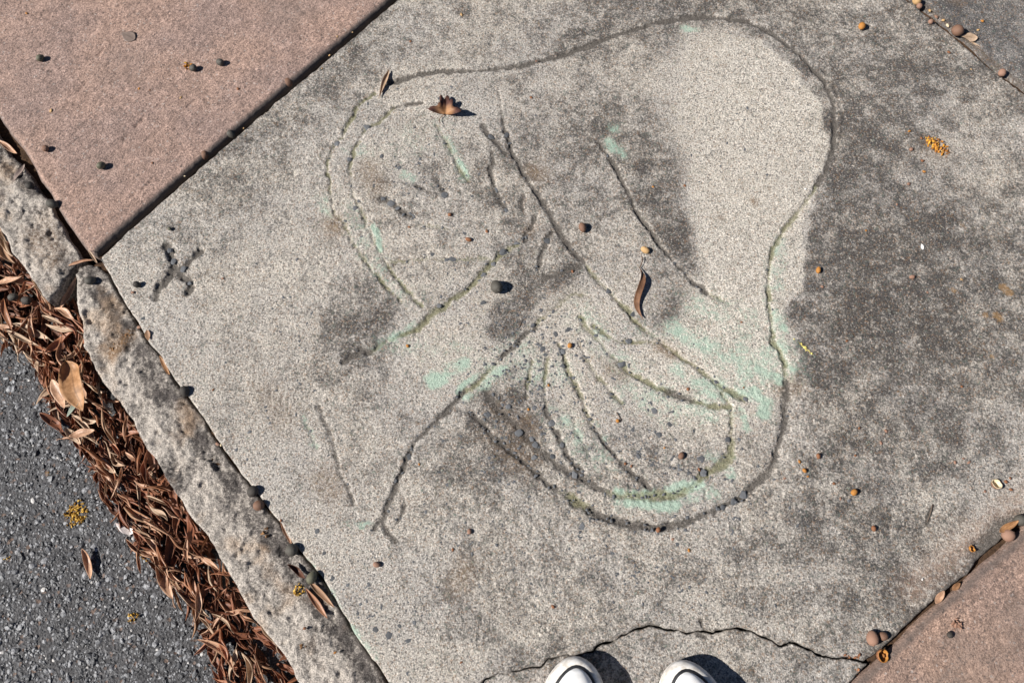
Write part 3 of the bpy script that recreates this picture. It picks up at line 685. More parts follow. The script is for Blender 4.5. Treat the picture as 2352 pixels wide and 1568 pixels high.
EDGE_SE = [(2885, 610), (2560, 985), (2400, 1150), (2352, 1212), (2310, 1256), (2249, 1303), (2204, 1347), (2168, 1377), (2124, 1413), (2091, 1446), (2042, 1494), (2004, 1528), (1968, 1560), (1708, 1862), (1345, 2250)]
def se_fields(g, D, ins):
    X, Y = g.X, g.Y
    d = np.array(P(2352, 1212)) - np.array(P(2004, 1528)); d /= np.linalg.norm(d)
    a = X * d[0] + Y * d[1]; b = -X * d[1] + Y * d[0]
    Z = vnoise(a, b * 9, .05, 41) * .0008 + fbm(X, Y, .006, 2, 42) * .0013 + fbm(X, Y, .2, 2, 43) * .002
    dirt = np.zeros_like(X)
    g.strokes(polyW(shift(EDGE_SE, 8, 9)), M(13), .62, dirt)
    st = np.clip(fbm(a, b * 3, .10, 3, 44) * 1.0 + .02, 0, .6)
    g.strokes(polyW([(2240, 1568), (2352, 1420)]), M(50), .42, st)
    return Z + .001, dict(stain=st, dirt=dirt)
se_poly = [P(a, b) for a, b in EDGE_SE] + [P(2300, 2700), P(3500, 1700)]
se = new_obj('orange_red_pavement_slab', slab_mesh('orange_red_pavement_slab', se_poly, .0022, se_fields, .013, .009, .05, .0007, .015, 7), M_RED2)
tag(se, 'orange-red brushed concrete slab past the chipped joint', kind='structure')

# soil that fills the joints
def soil_strip(name, pts, halfw, z):
    q = resample(polyW(pts), .012, 0, closed=False)
    t = np.gradient(q, axis=0); t /= np.linalg.norm(t, axis=1)[:, None]
    nrm = np.stack([-t[:, 1], t[:, 0]], 1)
    V = []; F = []
    cs = np.linspace(-1, 1, 7)
    for i in range(len(q)):
        for c in cs:
            x, y = q[i] + nrm[i] * halfw * c
            V.append((x, y, z + float(fbm(np.array([x]), np.array([y]), .02, 3, 61)[0]) * .006))
    for i in range(len(q) - 1):
        for k in range(6):
            a = i * 7 + k; F.append((a, a + 1, a + 8, a + 7))
    return tag(new_obj(name, mesh_np(name, V, F), M_SOIL), kind='structure')
soil_strip('joint_soil', JOINT_NW, .022, -.016)
soil_strip('joint_soil', JOINT_NE, .02, -.008)
soil_strip('joint_soil', JOINT_SE, .03, -.014)
soil_strip('joint_soil', KERB_IN, .03, -.014)
soil_strip('joint_soil', LEFT_NW, .03, -.022)

# ------------------------------------------------------------------ kerb stones
KERB_OUT = [(173, 626), (170, 655), (176, 699), (183, 746), (190, 788), (204, 824), (225, 859), (246, 893), (284, 942), (313, 993), (340, 1038), (381, 1100), (429, 1171), (476, 1232), (503, 1280), (544, 1351), (578, 1416), (622, 1467), (663, 1528), (686, 1568), (900, 1990)]
def kerb_fields(seed, darkline, browns):
    def f(g, D, ins):
        X, Y = g.X, g.Y
        Z = fbm(X, Y, .12, 2, seed) * .003 - np.abs(fbm(X, Y, .035, 4, seed + 1)) * .0085 + fbm(X, Y, .009, 3, seed + 2) * .0042 + (hash2(np.floor(X / .0021), np.floor(Y / .0021), 7) - .5) * .0009 + .0015
        Z -= np.clip((fbm(X, Y, .022, 3, seed + 3) - .30) * 6, 0, 1) * .0034
        st = .40 + fbm(X, Y, .05, 3, seed + 4) * .75
        dk = np.zeros_like(X); g.strokes(polyW(darkline), M(34), .80, dk, 3)
        st = np.maximum(st, dk * (1.0 + fbm(X, Y, .02, 2, seed + 5) * .9))
        g.strokes(polyW(darkline), M(30), .0, dk)
        low = np.zeros_like(X); g.strokes(polyW(darkline), M(18), 1.0, low, 3)
        Z -= low * .002
        br = np.zeros_like(X)
        for pts, r, s_ in browns: g.strokes(polyW(pts), M(r), s_, br)
        d = np.zeros_like(X); g.strokes(polyW(KERB_IN), M(12), .75, d); g.strokes(polyW(LEFT_NW), M(13), .7, d)
        return Z - .004, dict(stain=np.clip(st, 0, 1), brown=br, dirt=d)
    return f
kin = [(a - 2, b + 1) for a, b in KERB_IN[1:] if b < 1800]
k_poly = [P(a, b) for a, b in [(236, 618), (222, 604), (200, 604), (182, 612)] + KERB_OUT] + [P(1130, 1990)] + [P(a, b) for a, b in kin[::-1]]
kerb1 = new_obj('kerb_stone', slab_mesh('kerb_stone', k_poly, .0021, kerb_fields(201, [(205, 640), (245, 680), (280, 740), (310, 800), (345, 860), (385, 920), (440, 985), (500, 1060), (560, 1150), (620, 1230), (690, 1330), (770, 1430), (850, 1545), (1000, 1760)],
        [([(255, 812), (275, 790), (295, 765)], 14, .8)]), .006, .005, .072, .0028, .035, 8), M_KERB)
tag(kerb1, 'long pitted stone kerb running down between leaf-filled gutter and grey slab', 'kerb', 'kerb stones')
k2 = [(186, 590), (176, 602), (160, 618), (140, 647), (116, 683), (106, 690), (86, 662), (61, 626), (31, 583), (0, 534), (-60, 440), (-400, -90), (-340, -190), (-60, 225), (0, 318), (14, 350), (40, 368), (62, 392), (80, 420), (104, 452), (124, 494), (146, 530), (166, 556), (178, 574)]
kerb2 = new_obj('kerb_stone', slab_mesh('kerb_stone', [P(a, b) for a, b in k2], .0021, kerb_fields(301, [(-60, 300), (5, 345), (30, 385), (60, 400), (90, 440)], [([(70, 540), (110, 600)], 28, .4), ([(100, 500), (120, 560)], 26, .35)]), .006, .005, .072, .0028, .035, 9), M_KERB)
tag(kerb2, 'blunt-ended stone kerb beside the reddish slab at the left edge', 'kerb', 'kerb stones')

# ------------------------------------------------------------------ stones showing in the worn concrete
random.seed(5)
def blob(name, seed, flat=.55, seg=7, rings=4, rough=.22):
    rnd = random.Random(seed)
    V = [(0, 0, flat)]; F = []
    for r in range(1, rings):
        th = math.pi * r / rings
        for s in range(seg):
            ph = 2 * math.pi * (s + .5 * (r % 2)) / seg
            k = 1 + rnd.uniform(-rough, rough)
            V.append((math.sin(th) * math.cos(ph) * k, math.sin(th) * math.sin(ph) * k, math.cos(th) * flat * (1 + rnd.uniform(-rough, rough) * .5)))
    V.append((0, 0, -flat))
    for s in range(seg): F.append((0, 1 + s, 1 + (s + 1) % seg))
    for r in range(rings - 2):
        for s in range(seg):
            a = 1 + r * seg + s; b = 1 + r * seg + (s + 1) % seg
            F.append((a, a + seg, b + seg, b))
    e = len(V) - 1; o = 1 + (rings - 2) * seg
    for s in range(seg): F.append((o + s, e, o + (s + 1) % seg))
    return V, F
STONE_ME = []
for k in range(9):
    V, F = blob('stone', 40 + k, .5, 6, 5, .36)
    V = [(v[0], v[1], min(v[2], .34)) for v in V]; me = mesh_np('aggregate_stone', V, F, False); me.materials.append(M_STONE); STONE_ME.append(me)
STONES = [(842,292,8),(774,330,6),(802,366,7),(857,427,7),(824,462,6),(815,479,6),(898,468,9),(913,479,6),(961,377,9),(1000,356,8),(1021,447,8),(1082,451,7),(1128,314,7),(1164,310,8),(1141,436,6),(1164,484,7),(1197,494,7),(880,455,7),(932,423,5),(915,386,6),(876,358,6),
 (993,586,7),(1041,595,10),(1099,608,9),(1134,606,7),(1065,541,9),(1154,578,9),(1186,558,7),(1097,554,6),(1115,549,7),(1108,695,7),(913,570,5),(1110,630,6),(1008,703,6),(948,773,7),(1258,553,7),(1344,498,6),(1299,504,7),(1445,582,8),(1547,605,8),(1243,712,6),(1276,768,11),(1307,757,10),
 (1247,800,9),(1293,807,7),(1410,868,11),(1427,837,8),(1369,770,6),(1445,783,8),(1358,918,7),(1223,746,7),(1122,952,9),(1167,933,7),(1228,937,6),(1503,944,8),(1397,668,7),(1455,720,8),(1191,995,10),(1221,1008,8),(1228,1021,7),(1269,1047,6),(1291,1021,7),(1267,971,8),(1321,1090,8),(1269,1086,6),
 (1226,1051,7),(1330,1129,7),(1338,1207,8),(1544,1051,11),(1497,1066,9),(1512,997,9),(1455,984,9),(1466,1047,9),(1538,973,7),(1615,776,10),(1645,877,7),(1714,916,8),(1586,989,11),(1697,1007,7),(1670,1009,8),(1611,1050,11),(1585,1089,9),(1615,1085,8),(1562,1078,7),(1661,1165,8),(1650,1169,6),(1707,1136,10),(1684,1152,8),
 (1676,1222,10),(1688,1263,8),(1689,1189,6),(1555,1250,6),(728,1220,7),(745,1270,6),(765,1331,9),(843,1344,9),(798,1344,6),(821,1406,9),(862,1443,8),(889,1457,11),(917,1436,6),(952,1430,6),(940,1470,7),(937,1545,6),(876,1394,5),(981,1094,7),(1029,1113,7),(940,1049,9),(978,1174,6),(330,731,11),(367,792,7),(517,833,6),(411,735,6),(920,1020,6),
 (390,575,7),(398,600,7),(420,618,7),(435,650,7),(1010,1085,6),(985,1040,7),(1020,1015,8),(868,898,6),(1100,400,5),(640,1420,0)]
for i, (x, y, r) in enumerate(STONES):
    if not r: continue
    o = bpy.data.objects.new('aggregate_stone', random.choice(STONE_ME)); COL.objects.link(o)
    p = P(x, y); R = M(r, y) * 1.0
    o.location = (p[0], p[1], -R * .5 * .62 + .0011)
    o.scale = (R * random.uniform(.85, 1.2), R * random.uniform(.6, 1.0), R * .62)
    o.rotation_euler = (random.uniform(-.15, .15), random.uniform(-.15, .15), random.uniform(0, 6.3))
    o.parent = slab
def joined(items, name, mat, parent=None, smooth=False):
    """items: (V, F, matrix, shade)"""
    AV = []; AF = []; SH = []; n = 0
    for V, F, mtx, sh in items:
        for v in V: AV.append(mtx @ Vector(v))
        AF += [tuple(i + n for i in f) for f in F]; SH += [sh] * len(V); n += len(V)
    me = mesh_np(name, AV, AF, smooth, {'shade': SH})
    return new_obj(name, me, mat, parent)
def TRS(p, rot, sc):
    from mathutils import Euler
    return Matrix.LocRotScale(Vector(p), Euler(rot), Vector(sc))
items = []
base = [blob('s', 70 + k, .5, 5, 3, .25) for k in range(6)]
dens = [(1000, 500, 180, 160), (1450, 1050, 200, 120), (1300, 850, 200, 140), (1100, 1080, 220, 160), (900, 1440, 110, 130), (1450, 1280, 450, 150), (750, 900, 320, 260), (1500, 700, 500, 500)]
for k in range(2400):
    cx, cy, sx, sy = random.choice(dens)
    x = random.gauss(cx, sx * .6); y = random.gauss(cy, sy * .6)
    if not (420 < x < 2000 and 120 < y < 1420) or (y > 610 + 1.45 * (x - 240)): continue
    p = P(x, y); R = M(random.uniform(2.0, 5.0), y)
    V, F = random.choice(base)
    items.append((V, F, TRS((p[0], p[1], -R * .20), (0, 0, random.uniform(0, 6.3)), (R * random.uniform(.8, 1.4), R * random.uniform(.6, 1), R * .8)), 0))
o = joined(items, 'small_aggregate', M_STONE, slab); o['kind'] = 'stuff'

# ------------------------------------------------------------------ asphalt chips
items = []
base = [blob('s', 90 + k, .6, 5, 4, .3) for k in range(8)]
def kerb_x(y):
    for a, b in zip(KERB_OUT[:-1], KERB_OUT[1:]):
        if a[1] <= y <= b[1]: return a[0] + (b[0] - a[0]) * (y - a[1]) / (b[1] - a[1])
    return 120 if y < 640 else 1000
cnt = 0
while cnt < 9500:
    x = random.uniform(-120, 640); y = random.uniform(690, 1640)
    if x > kerb_x(y) - 25: continue
    cnt += 1
    p = P(x, y, ROAD_Z); R = M(min(9, 2.0 + random.expovariate(1 / 1.6)))
    V, F = random.choice(base)
    z = ROAD_Z + float(vnoise(np.array([p[0]]), np.array([p[1]]), .2, 4)[0]) * .004
    items.append((V, F, TRS((p[0], p[1], z - R * .15), (random.uniform(-.5, .5), random.uniform(-.5, .5), random.uniform(0, 6.3)), (R * random.uniform(.8, 1.3), R * random.uniform(.6, 1), R * .9)), random.random() ** 1.6))
o = joined(items, 'asphalt_chips', M_CHIP, road); o['kind'] = 'stuff'

# ------------------------------------------------------------------ leaves
def leaf_mesh(name, L, Wd, curl=1.2, bend=.15, twist=.3, wave=.1, seed=0, nt=12, ns=5, stem=0.0, thick=.0004, widest=.45, cbend=0.0, sbend=0.0):
    rnd = random.Random(seed)
    ph = [rnd.uniform(0, 6.28) for _ in range(4)]
    top = np.zeros((nt + 1, ns + 1, 3)); acr = np.zeros((nt + 1, ns + 1)); 
    for i in range(nt + 1):
        t = i / nt
        ex = math.log(.5) / math.log(widest)
        w = Wd * .5 * max(.03, math.sin(math.pi * t ** ex) ** .8)
        cu = curl * (1 + .35 * math.sin(3 * t + ph[0])) + 1e-3
        tw = twist * (t - .5) + .25 * twist * math.sin(5 * t + ph[1])
        yb = bend * L * (1 - (2 * t - 1) ** 2) * -1 + wave * L * .12 * math.sin(7 * t + ph[2])
        xb = cbend * L * (1 - (2 * t - 1) ** 2) + sbend * L * math.sin(6.2832 * t)
        for j in range(ns + 1):
            s = 2 * j / ns - 1
            a = s * cu
            R = w / cu
            x = R * math.sin(a); z = R * (1 - math.cos(a)) + wave * w * .3 * math.sin(9 * t + ph[3] + 2 * s) * abs(s)
            xr = x * math.cos(tw) - z * math.sin(tw); zr = x * math.sin(tw) + z * math.cos(tw)
            top[i, j] = ((t - .5) * L, xr + xb, zr + yb); acr[i, j] = s
    du = np.gradient(top, axis=0); dv = np.gradient(top, axis=1)
    n = np.cross(du, dv); n /= np.linalg.norm(n, axis=2)[..., None] + 1e-12
    bot = top - n * thick
    V = np.concatenate([top.reshape(-1, 3), bot.reshape(-1, 3)]); N = (nt + 1) * (ns + 1)
    F = []
    I = lambda i, j: i * (ns + 1) + j
    for i in range(nt):
        for j in range(ns):
            F.append((I(i, j), I(i + 1, j), I(i + 1, j + 1), I(i, j + 1)))
            F.append((N + I(i, j), N + I(i, j + 1), N + I(i + 1, j + 1), N + I(i + 1, j)))
        F.append((I(i, 0), N + I(i, 0), N + I(i + 1, 0), I(i + 1, 0))); F.append((I(i, ns), I(i + 1, ns), N + I(i + 1, ns), N + I(i, ns)))
    for j in range(ns):
        F.append((I(0, j), I(0, j + 1), N + I(0, j + 1), N + I(0, j))); F.append((I(nt, j), N + I(nt, j), N + I(nt, j + 1), I(nt, j + 1)))
    A = np.concatenate([acr.ravel(), acr.ravel()])
    V = V.tolist(); A = A.tolist()
    if stem:
        m = len(V); q0 = top[0, ns // 2]
        for k in range(5):
            t = k / 4
            c = (q0[0] - stem * t, q0[1] + stem * .25 * math.sin(2.2 * t), q0[2] + stem * .12 * t)
            for e in range(4):
                an = math.pi / 2 * e
                V.append((c[0], c[1] + .0009 * math.cos(an), c[2] + .0009 * math.sin(an))); A.append(0)
        for k in range(4):
            for e in range(4):
                a = m + k * 4 + e; b = m + k * 4 + (e + 1) % 4
                F.append((a, b, b + 4, a + 4))
    zmin = min(v[2] for v in V)
    V = [(v[0], v[1], v[2] - zmin) for v in V]
    me = mesh_np(name, V, F, True, {'across': A, 'shade': [rnd.random()] * len(V)})
    return me

LITTER_K = [(0,534),(60,626),(110,690),(172,715),(190,788),(244,892),(313,993),(381,1100),(429,1171),(503,1280),(578,1416),(690,1575),(760,1700)]
LITTER_R = [(-90,600),(-60,700),(-20,765),(50,800),(95,850),(125,945),(212,1050),(243,1130),(290,1220),(365,1318),(450,1400),(520,1575),(600,1700)]
def litter_pt(t, u):
    k = t * (len(LITTER_K) - 1); i = min(int(k), len(LITTER_K) - 2); f = k - i
    a = [LITTER_K[i][c] + (LITTER_K[i + 1][c] - LITTER_K[i][c]) * f for c in (0, 1)]
    b = [LITTER_R[i][c] + (LITTER_R[i + 1][c] - LITTER_R[i][c]) * f for c in (0, 1)]
    return a[0] + (b[0] - a[0]) * u, a[1] + (b[1] - a[1]) * u
gd = np.array(P(684, 1568)) - np.array(P(190, 788)); GA = math.atan2(gd[1], gd[0])
rl = random.Random(11)
VAR = []
for k in range(16):
    L = rl.uniform(.042, .074)
    VAR.append((L, leaf_mesh('fallen_leaf', L, rl.uniform(.014, .022), rl.uniform(1.3, 3.0), rl.uniform(-.05, .22), rl.uniform(-1.6, 1.6), rl.uniform(.1, .5), 500 + k, 12, 5, rl.choice([0, .008, .012]), cbend=rl.uniform(-.16, .16))))
# under-layer: a mass nobody could count
items = []
for k in range(900):
    t = rl.random(); u = rl.uniform(-.35, 1.0)
    z = ROAD_Z + rl.uniform(.002, .022) * (1 - .6 * max(0, u))
    x, y = litter_pt(t, u); p = P(x, y, z)
    L, me = VAR[k % 16]
    items.append((k % 16, TRS((p[0], p[1], z), (rl.uniform(-.5, .5), rl.uniform(-.35, .35), GA + rl.gauss(0, .55) + math.pi * (k % 2)), (rl.uniform(.6, 1.0),) * 3)))
packs = []
for L, me in VAR:
    co = np.zeros(len(me.vertices) * 3); me.vertices.foreach_get('co', co)
    ac = np.zeros(len(me.vertices)); me.attributes['across'].data.foreach_get('value', ac)
    packs.append((co.reshape(-1, 3), [tuple(p.vertices) for p in me.polygons], ac))
AV = []; AF = []; AA = []; AS = []; n = 0
for vi, mt in items:
    co, F, ac = packs[vi]
    m3 = np.array(mt.to_3x3()); tr = np.array(mt.translation)
    AV.append(co @ m3.T + tr); AF += [tuple(i + n for i in f) for f in F]; AA.append(ac); AS.append(np.full(len(co), rl.random())); n += len(co)
lit = new_obj('leaf_litter', mesh_np('leaf_litter', np.concatenate(AV), AF, True, {'across': np.concatenate(AA), 'shade': np.concatenate(AS)}), M_LEAF_D)
tag(lit, 'matted dark brown leaves lying deep in the gutter along the kerb', 'leaf litter', kind='stuff')
LV = {}
for k, (L, me) in enumerate(VAR):
    for j, mt in enumerate((M_LEAF, M_LEAF_T, M_LEAF_R, M_LEAF_D)):
        c_ = me.copy(); c_.materials.append(mt); LV[k, j] = c_
for k in range(265):
    t = (k + rl.random()) / 265; u = rl.choice([rl.uniform(-.12, 1.0), rl.uniform(-.05, 1.0), rl.uniform(.75, 1.06)])
    edge = max(0, min(1, 1.15 - u))
    z = ROAD_Z + .004 + edge ** .5 * rl.uniform(.016, .036)
    x, y = litter_pt(t, u); p = P(x, y, z)
    me = LV[rl.randrange(16), rl.choice([0, 0, 0, 1, 1, 1, 2, 2])]
    o = bpy.data.objects.new('fallen_leaf', me); COL.objects.link(o)
    o.location = (p[0], p[1], z)
    o.rotation_euler = (rl.gauss(0, .45), rl.gauss(0, .16), GA + rl.gauss(0, .42 if k % 4 else 1.2) + math.pi * (k % 2))
    s = rl.choice([rl.uniform(.45, .8), rl.uniform(.8, 1.1), rl.uniform(1.0, 1.35)]); o.scale = (s * 1.0, s * rl.uniform(.55, 1.0), s * rl.uniform(.6, .95))
    tag(o, 'narrow curled brown dry leaf in the litter along the gutter', 'leaf', 'dry leaves heaped in the gutter')

def put_leaf(x, y, z, ang, L, Wd, mat, label, curl=.8, bend=.05, twist=.3, wave=.2, seed=1, tilt=(0, 0), stem=0.0, group=None, name='fallen_leaf', **kw):
    """ang: direction of the tip in the picture, degrees counter-clockwise from right"""
    me = leaf_mesh(name, L, Wd, curl, bend, twist, wave, seed, 16, 8, stem, **kw)
    o = new_obj(name, me, mat)
    p = P(x, y, z); o.location = (p[0], p[1], z); o.rotation_euler = (tilt[0], tilt[1], math.radians(ang))
    return tag(o, label, 'leaf', group)
TOPZ = ROAD_Z + .045
put_leaf(176, 888, TOPZ + .007, -62, .105, .050, M_LEAF_O, 'broad glossy golden-brown leaf lying on top of the gutter litter', .75, .10, .35, .5, 21, (.12, -.08), stem=.01, widest=.42)
put_leaf(138, 905, TOPZ - .012, -58, .062, .022, M_LEAF, 'smaller brown leaf tucked under the broad golden leaf in the gutter', .6, .05, .2, .2, 22, (.2, 0))
put_leaf(174, 928, TOPZ + .012, 65, .050, .009, M_LEAF_G, 'narrow grey-green leaf lying across the broad golden leaf', .5, .02, .2, .1, 23)
put_leaf(58, 780, TOPZ - .018, -25, .072, .012, M_LEAF_T, 'long pale rolled leaf at the edge of the litter on the asphalt', 1.8, .05, .3, .2, 24)
put_leaf(18, 722, TOPZ - .016, -65, .070, .014, M_LEAF, 'brown folded leaf on the asphalt side of the litter at left edge', 1.4, -.05, .5, .2, 25)
put_leaf(130, 975, ROAD_Z + .010, -35, .060, .018, M_LEAF_D, 'dark crinkled leaf jutting from the litter onto asphalt', 1.2, .12, .9, .6, 26)
put_leaf(172, 1003, ROAD_Z + .014, -40, .045, .014, M_LEAF_T, 'pale crumpled leaf beside the dark crinkled one', 1.0, .1, .8, .6, 27)
put_leaf(205, 1293, ROAD_Z + .004, -68, .052, .017, M_LEAF, 'single dry leaf lying alone on the dark asphalt', 1.1, .22, .5, .2, 28, (.1, .12))
put_leaf(122, 735, TOPZ, -22, .046, .010, M_LEAF_T, 'short stick-like tan leaf on top of litter near the kerb gap', 2.2, .02, .2, .1, 29)
put_leaf(160, 672, TOPZ, 62, .062, .013, M_LEAF, 'dull green-brown leaf standing in the gap between kerb stones', 1.3, .05, .3, .2, 30, (.2, -.3))
put_leaf(188, 604, -.002, 14, .046, .009, M_LEAF, 'thin brown leaf bridging the gap between the two kerb stones', 1.4, -.08, .3, .2, 31)
put_leaf(214, 590, .004, 128, .034, .006, M_LEAF_T, 'pale straw-like leaf across the pavement corner joint', 1.2, .02, .2, .1, 32)
put_leaf(45, 398, -.006, 70, .040, .010, M_LEAF_A, 'grey withered leaf on the kerb end beside the red slab', .8, .05, .3, .3, 33)
put_leaf(20, 340, -.004, -35, .050, .012, M_LEAF, 'curled brown leaf wedged by the red slab at left edge', 1.4, .05, .4, .3, 34)
put_leaf(883, 192, .002, -104, .064, .013, M_LEAF_T, 'long rolled tan leaf on the upper grey slab', 2.1, .03, .25, .1, 35)
put_leaf(1472, 674, .002, -90, .098, .014, M_LEAF_K, 'long twisted dark brown leaf casting a shadow mid slab', 1.1, -.012, 2.6, .25, 36, stem=.022, cbend=-.03, sbend=.06)
put_leaf(294, 83, .0055, -32, .036, .026, M_LEAF_A, 'flat grey heart-shaped leaf pressed on the red slab', .12, .0, .05, .05, 37, widest=.62)
put_leaf(658, 1222, -.004, -62, .046, .009, M_LEAF, 'brown leaf standing in the kerb joint above a round berry', 1.3, .03, .2, .1, 38)
put_leaf(684, 1312, -.002, -35, .036, .013, M_LEAF_D, 'dark shrivelled leaf beside the orange-marked berry', 1.4, .12, .8, .5, 39)
put_leaf(738, 1362, -.002, -43, .062, .010, M_LEAF_T, 'upper of two parallel tan leaves in the kerb joint', 1.3, .02, .2, .1, 40)
put_leaf(728, 1385, -.004, -50, .058, .011, M_LEAF, 'lower of two parallel brown leaves in the kerb joint', 1.3, .02, .2, .1, 41)
put_leaf(380, 842, -.006, -58, .046, .008, M_LEAF_O, 'thin orange-brown leaf sunk in the kerb joint', 1.2, .02, .2, .1, 42)
put_leaf(340, 770, .002, -75, .020, .010, M_LEAF_T, 'small bright yellow-tan leaf scrap beside the kerb joint', .5, .03, .1, .1, 43)
put_leaf(2224, 86, .003, -8, .036, .021, M_LEAF_T, 'tan triangular leaf scrap beside a berry in the upper right joint', .25, .04, .1, .2, 44, widest=.66)
put_leaf(2252, 112, -.002, -42, .052, .006, M_LEAF_T, 'slim tan leaf sunk in the upper right joint', .7, .0, .1, .1, 45)
put_leaf(2316, 1208, .004, 28, .040, .014, M_LEAF_O, 'curled orange-brown leaf between two nuts at right edge', 1.2, .1, .4, .3, 46)
put_leaf(2158, 1370, -.001, 48, .026, .011, M_LEAF, 'small brown leaf scrap in the lower right joint', .6, .03, .2, .2, 47)
put_leaf(2196, 1346, -.001, 35, .018, .009, M_LEAF_O, 'tiny ochre leaf scrap in the lower right joint', .6, .03, .2, .2, 48)
put_leaf(486, 1450, ROAD_Z + .008, 10, .034, .022, M_LEAF_D, 'crumpled dark husk-like leaf on asphalt beside the litter', 1.6, .15, .9, .8, 49)
put_leaf(190, 995, TOPZ - .01, 15, .044, .016, M_LEAF, 'brown leaf curled below the broad golden leaf', 1.0, .1, .5, .3, 50)

# lobed leaves: outline fans with a folded middle
def lobed_leaf(name, x, y, z, ang, R, lobes, mat, label, fold=.5, seed=1, lift=.25, stem=.02):
    rnd = random.Random(seed)
    V = [(0, 0, 0)]; A = [0]; ring = []
    n = len(lobes)
    pts = []
    for k, (a, r) in enumerate(lobes):
        pts.append((math.radians(a), r * R))
    dense = []
    for k in range(n - 1):
        for q in range(3):
            f = q / 3; a = pts[k][0] + (pts[k + 1][0] - pts[k][0]) * f; r = pts[k][1] + (pts[k + 1][1] - pts[k][1]) * f
            dense.append((a, r * (1 + rnd.uniform(-.05, .05))))
    dense.append(pts[-1])
    m = len(dense)
    for ringf in (.35, .7, 1.0):
        for a, r in dense:
            rr = r * ringf
            xx, yy = rr * math.cos(a), rr * math.sin(a)
            zz = abs(yy) * fold + lift * rr * ringf * (.4 + .6 * abs(math.sin(2.3 * a + seed)))
            V.append((xx, yy, zz)); A.append(yy / R * 1.2)
    F = []
    for k in range(m - 1):
        F.append((0, 1 + k, 2 + k))
        for q in range(2):
            a = 1 + q * m + k; F.append((a, a + m, a + m + 1, a + 1))
    N = len(V)
    V2 = V + [(v[0], v[1], v[2] - .0004) for v in V]
    F2 = F + [tuple(i + N for i in f[::-1]) for f in F]
    for k in range(m - 1):
        a = 1 + 2 * m + k; F2.append((a, a + N, a + N + 1, a + 1))
    A2 = A + A
    k0 = len(V2)
    for k in range(6):
        t = k / 5; c = (-stem * t, stem * .35 * math.sin(2.4 * t), .001 + .002 * t)
        for e in range(4):
            an = math.pi / 2 * e; V2.append((c[0], c[1] + .0008 * math.cos(an), c[2] + .0008 * math.sin(an))); A2.append(0)
    for k in range(5):
        for e in range(4):
            a = k0 + k * 4 + e; b = k0 + k * 4 + (e + 1) % 4; F2.append((a, b, b + 4, a + 4))
    me = mesh_np(name, V2, F2, True, {'across': A2, 'shade': [min(1.3, (math.hypot(v[0], v[1]) / R) ** 2 * 1.15) for v in V2]})
    o = new_obj(name, me, mat); p = P(x, y, z); o.location = (p[0], p[1], z); o.rotation_euler = (0, 0, math.radians(ang))
    return tag(o, label, 'leaf')
lobed_leaf('lobed_leaf', 1022, 262, .002, 84, .036, [(-118, .35), (-100, .95), (-78, .8), (-60, .55), (-45, .5), (-22, .85), (-14, .7), (0, 1.15), (8, .85), (20, 1.0), (32, .6), (60, .5), (85, .75), (100, .9), (118, .4)], M_LEAF_O,
           'small lobed golden-brown leaf with dark tips on the grey slab', .42, 3, .28, .024)
lobed_leaf('lobed_leaf', 296, 1228, ROAD_Z + .004, 90, .030, [(-75, .3), (-62, .8), (-40, .9), (-25, .6), (-8, 1.1), (4, .8), (18, 1.15), (30, .75), (50, .95), (66, .5), (75, .3)], M_LEAF_P,
           'small pale whitish lobed leaf on asphalt beside the litter', .25, 5, .12, .012)

# ------------------------------------------------------------------ berries, nuts, seeds
def berry_mesh(name, seed, oval=1.0, dent=.06, seg=18, rings=12, nub=True):
    rnd = random.Random(seed)
    V = []; F = []
    a0, a1 = rnd.uniform(0, 6.28), rnd.uniform(0, 6.28)
    for r in range(rings + 1):
        th = math.pi * r / rings
        for s in range(seg):
            ph = 2 * math.pi * s / seg
            k = 1 + dent * math.sin(2 * ph + a0) * math.sin(th) + dent * .6 * math.sin(3 * th + a1)
            if nub and r == 0: k *= 1.10
            if nub and r == 1: k *= .97
            V.append((k * math.sin(th) * math.cos(ph), k * math.sin(th) * math.sin(ph), k * oval * math.cos(th)))
    for r in range(rings):
        for s in range(seg):
            a = r * seg + s; b = r * seg + (s + 1) % seg
            F.append((a, a + seg, b + seg, b))
    return mesh_np(name, V, F, True)
BM = [berry_mesh('berry', k, random.uniform(1.0, 1.2)) for k in range(5)]
def berry(x, y, r, mat, label, z=0.0, name='berry', cat='berry', oval=1.0, ang=None, group=None):
    R = M(r, y) * .92
    key = random.randrange(5)
    me = BM[key].copy(); me.materials.append(M_BERRY[mat])
    o = new_obj(name, me)
    k = R / H                                   # seen centre -> contact: the ball's centre stands R above the ground
    p = P(x, y, z + R * .95)
    o.location = (p[0], p[1], z + R * .93)
    rz = random.uniform(0, 6.3) if ang is None else math.radians(ang)
    o.rotation_euler = (random.uniform(.9, 1.5), random.uniform(-.4, .4), rz)
    o.scale = (R, R, R * oval)
    return tag(o, label, cat, group)
PZ = .004
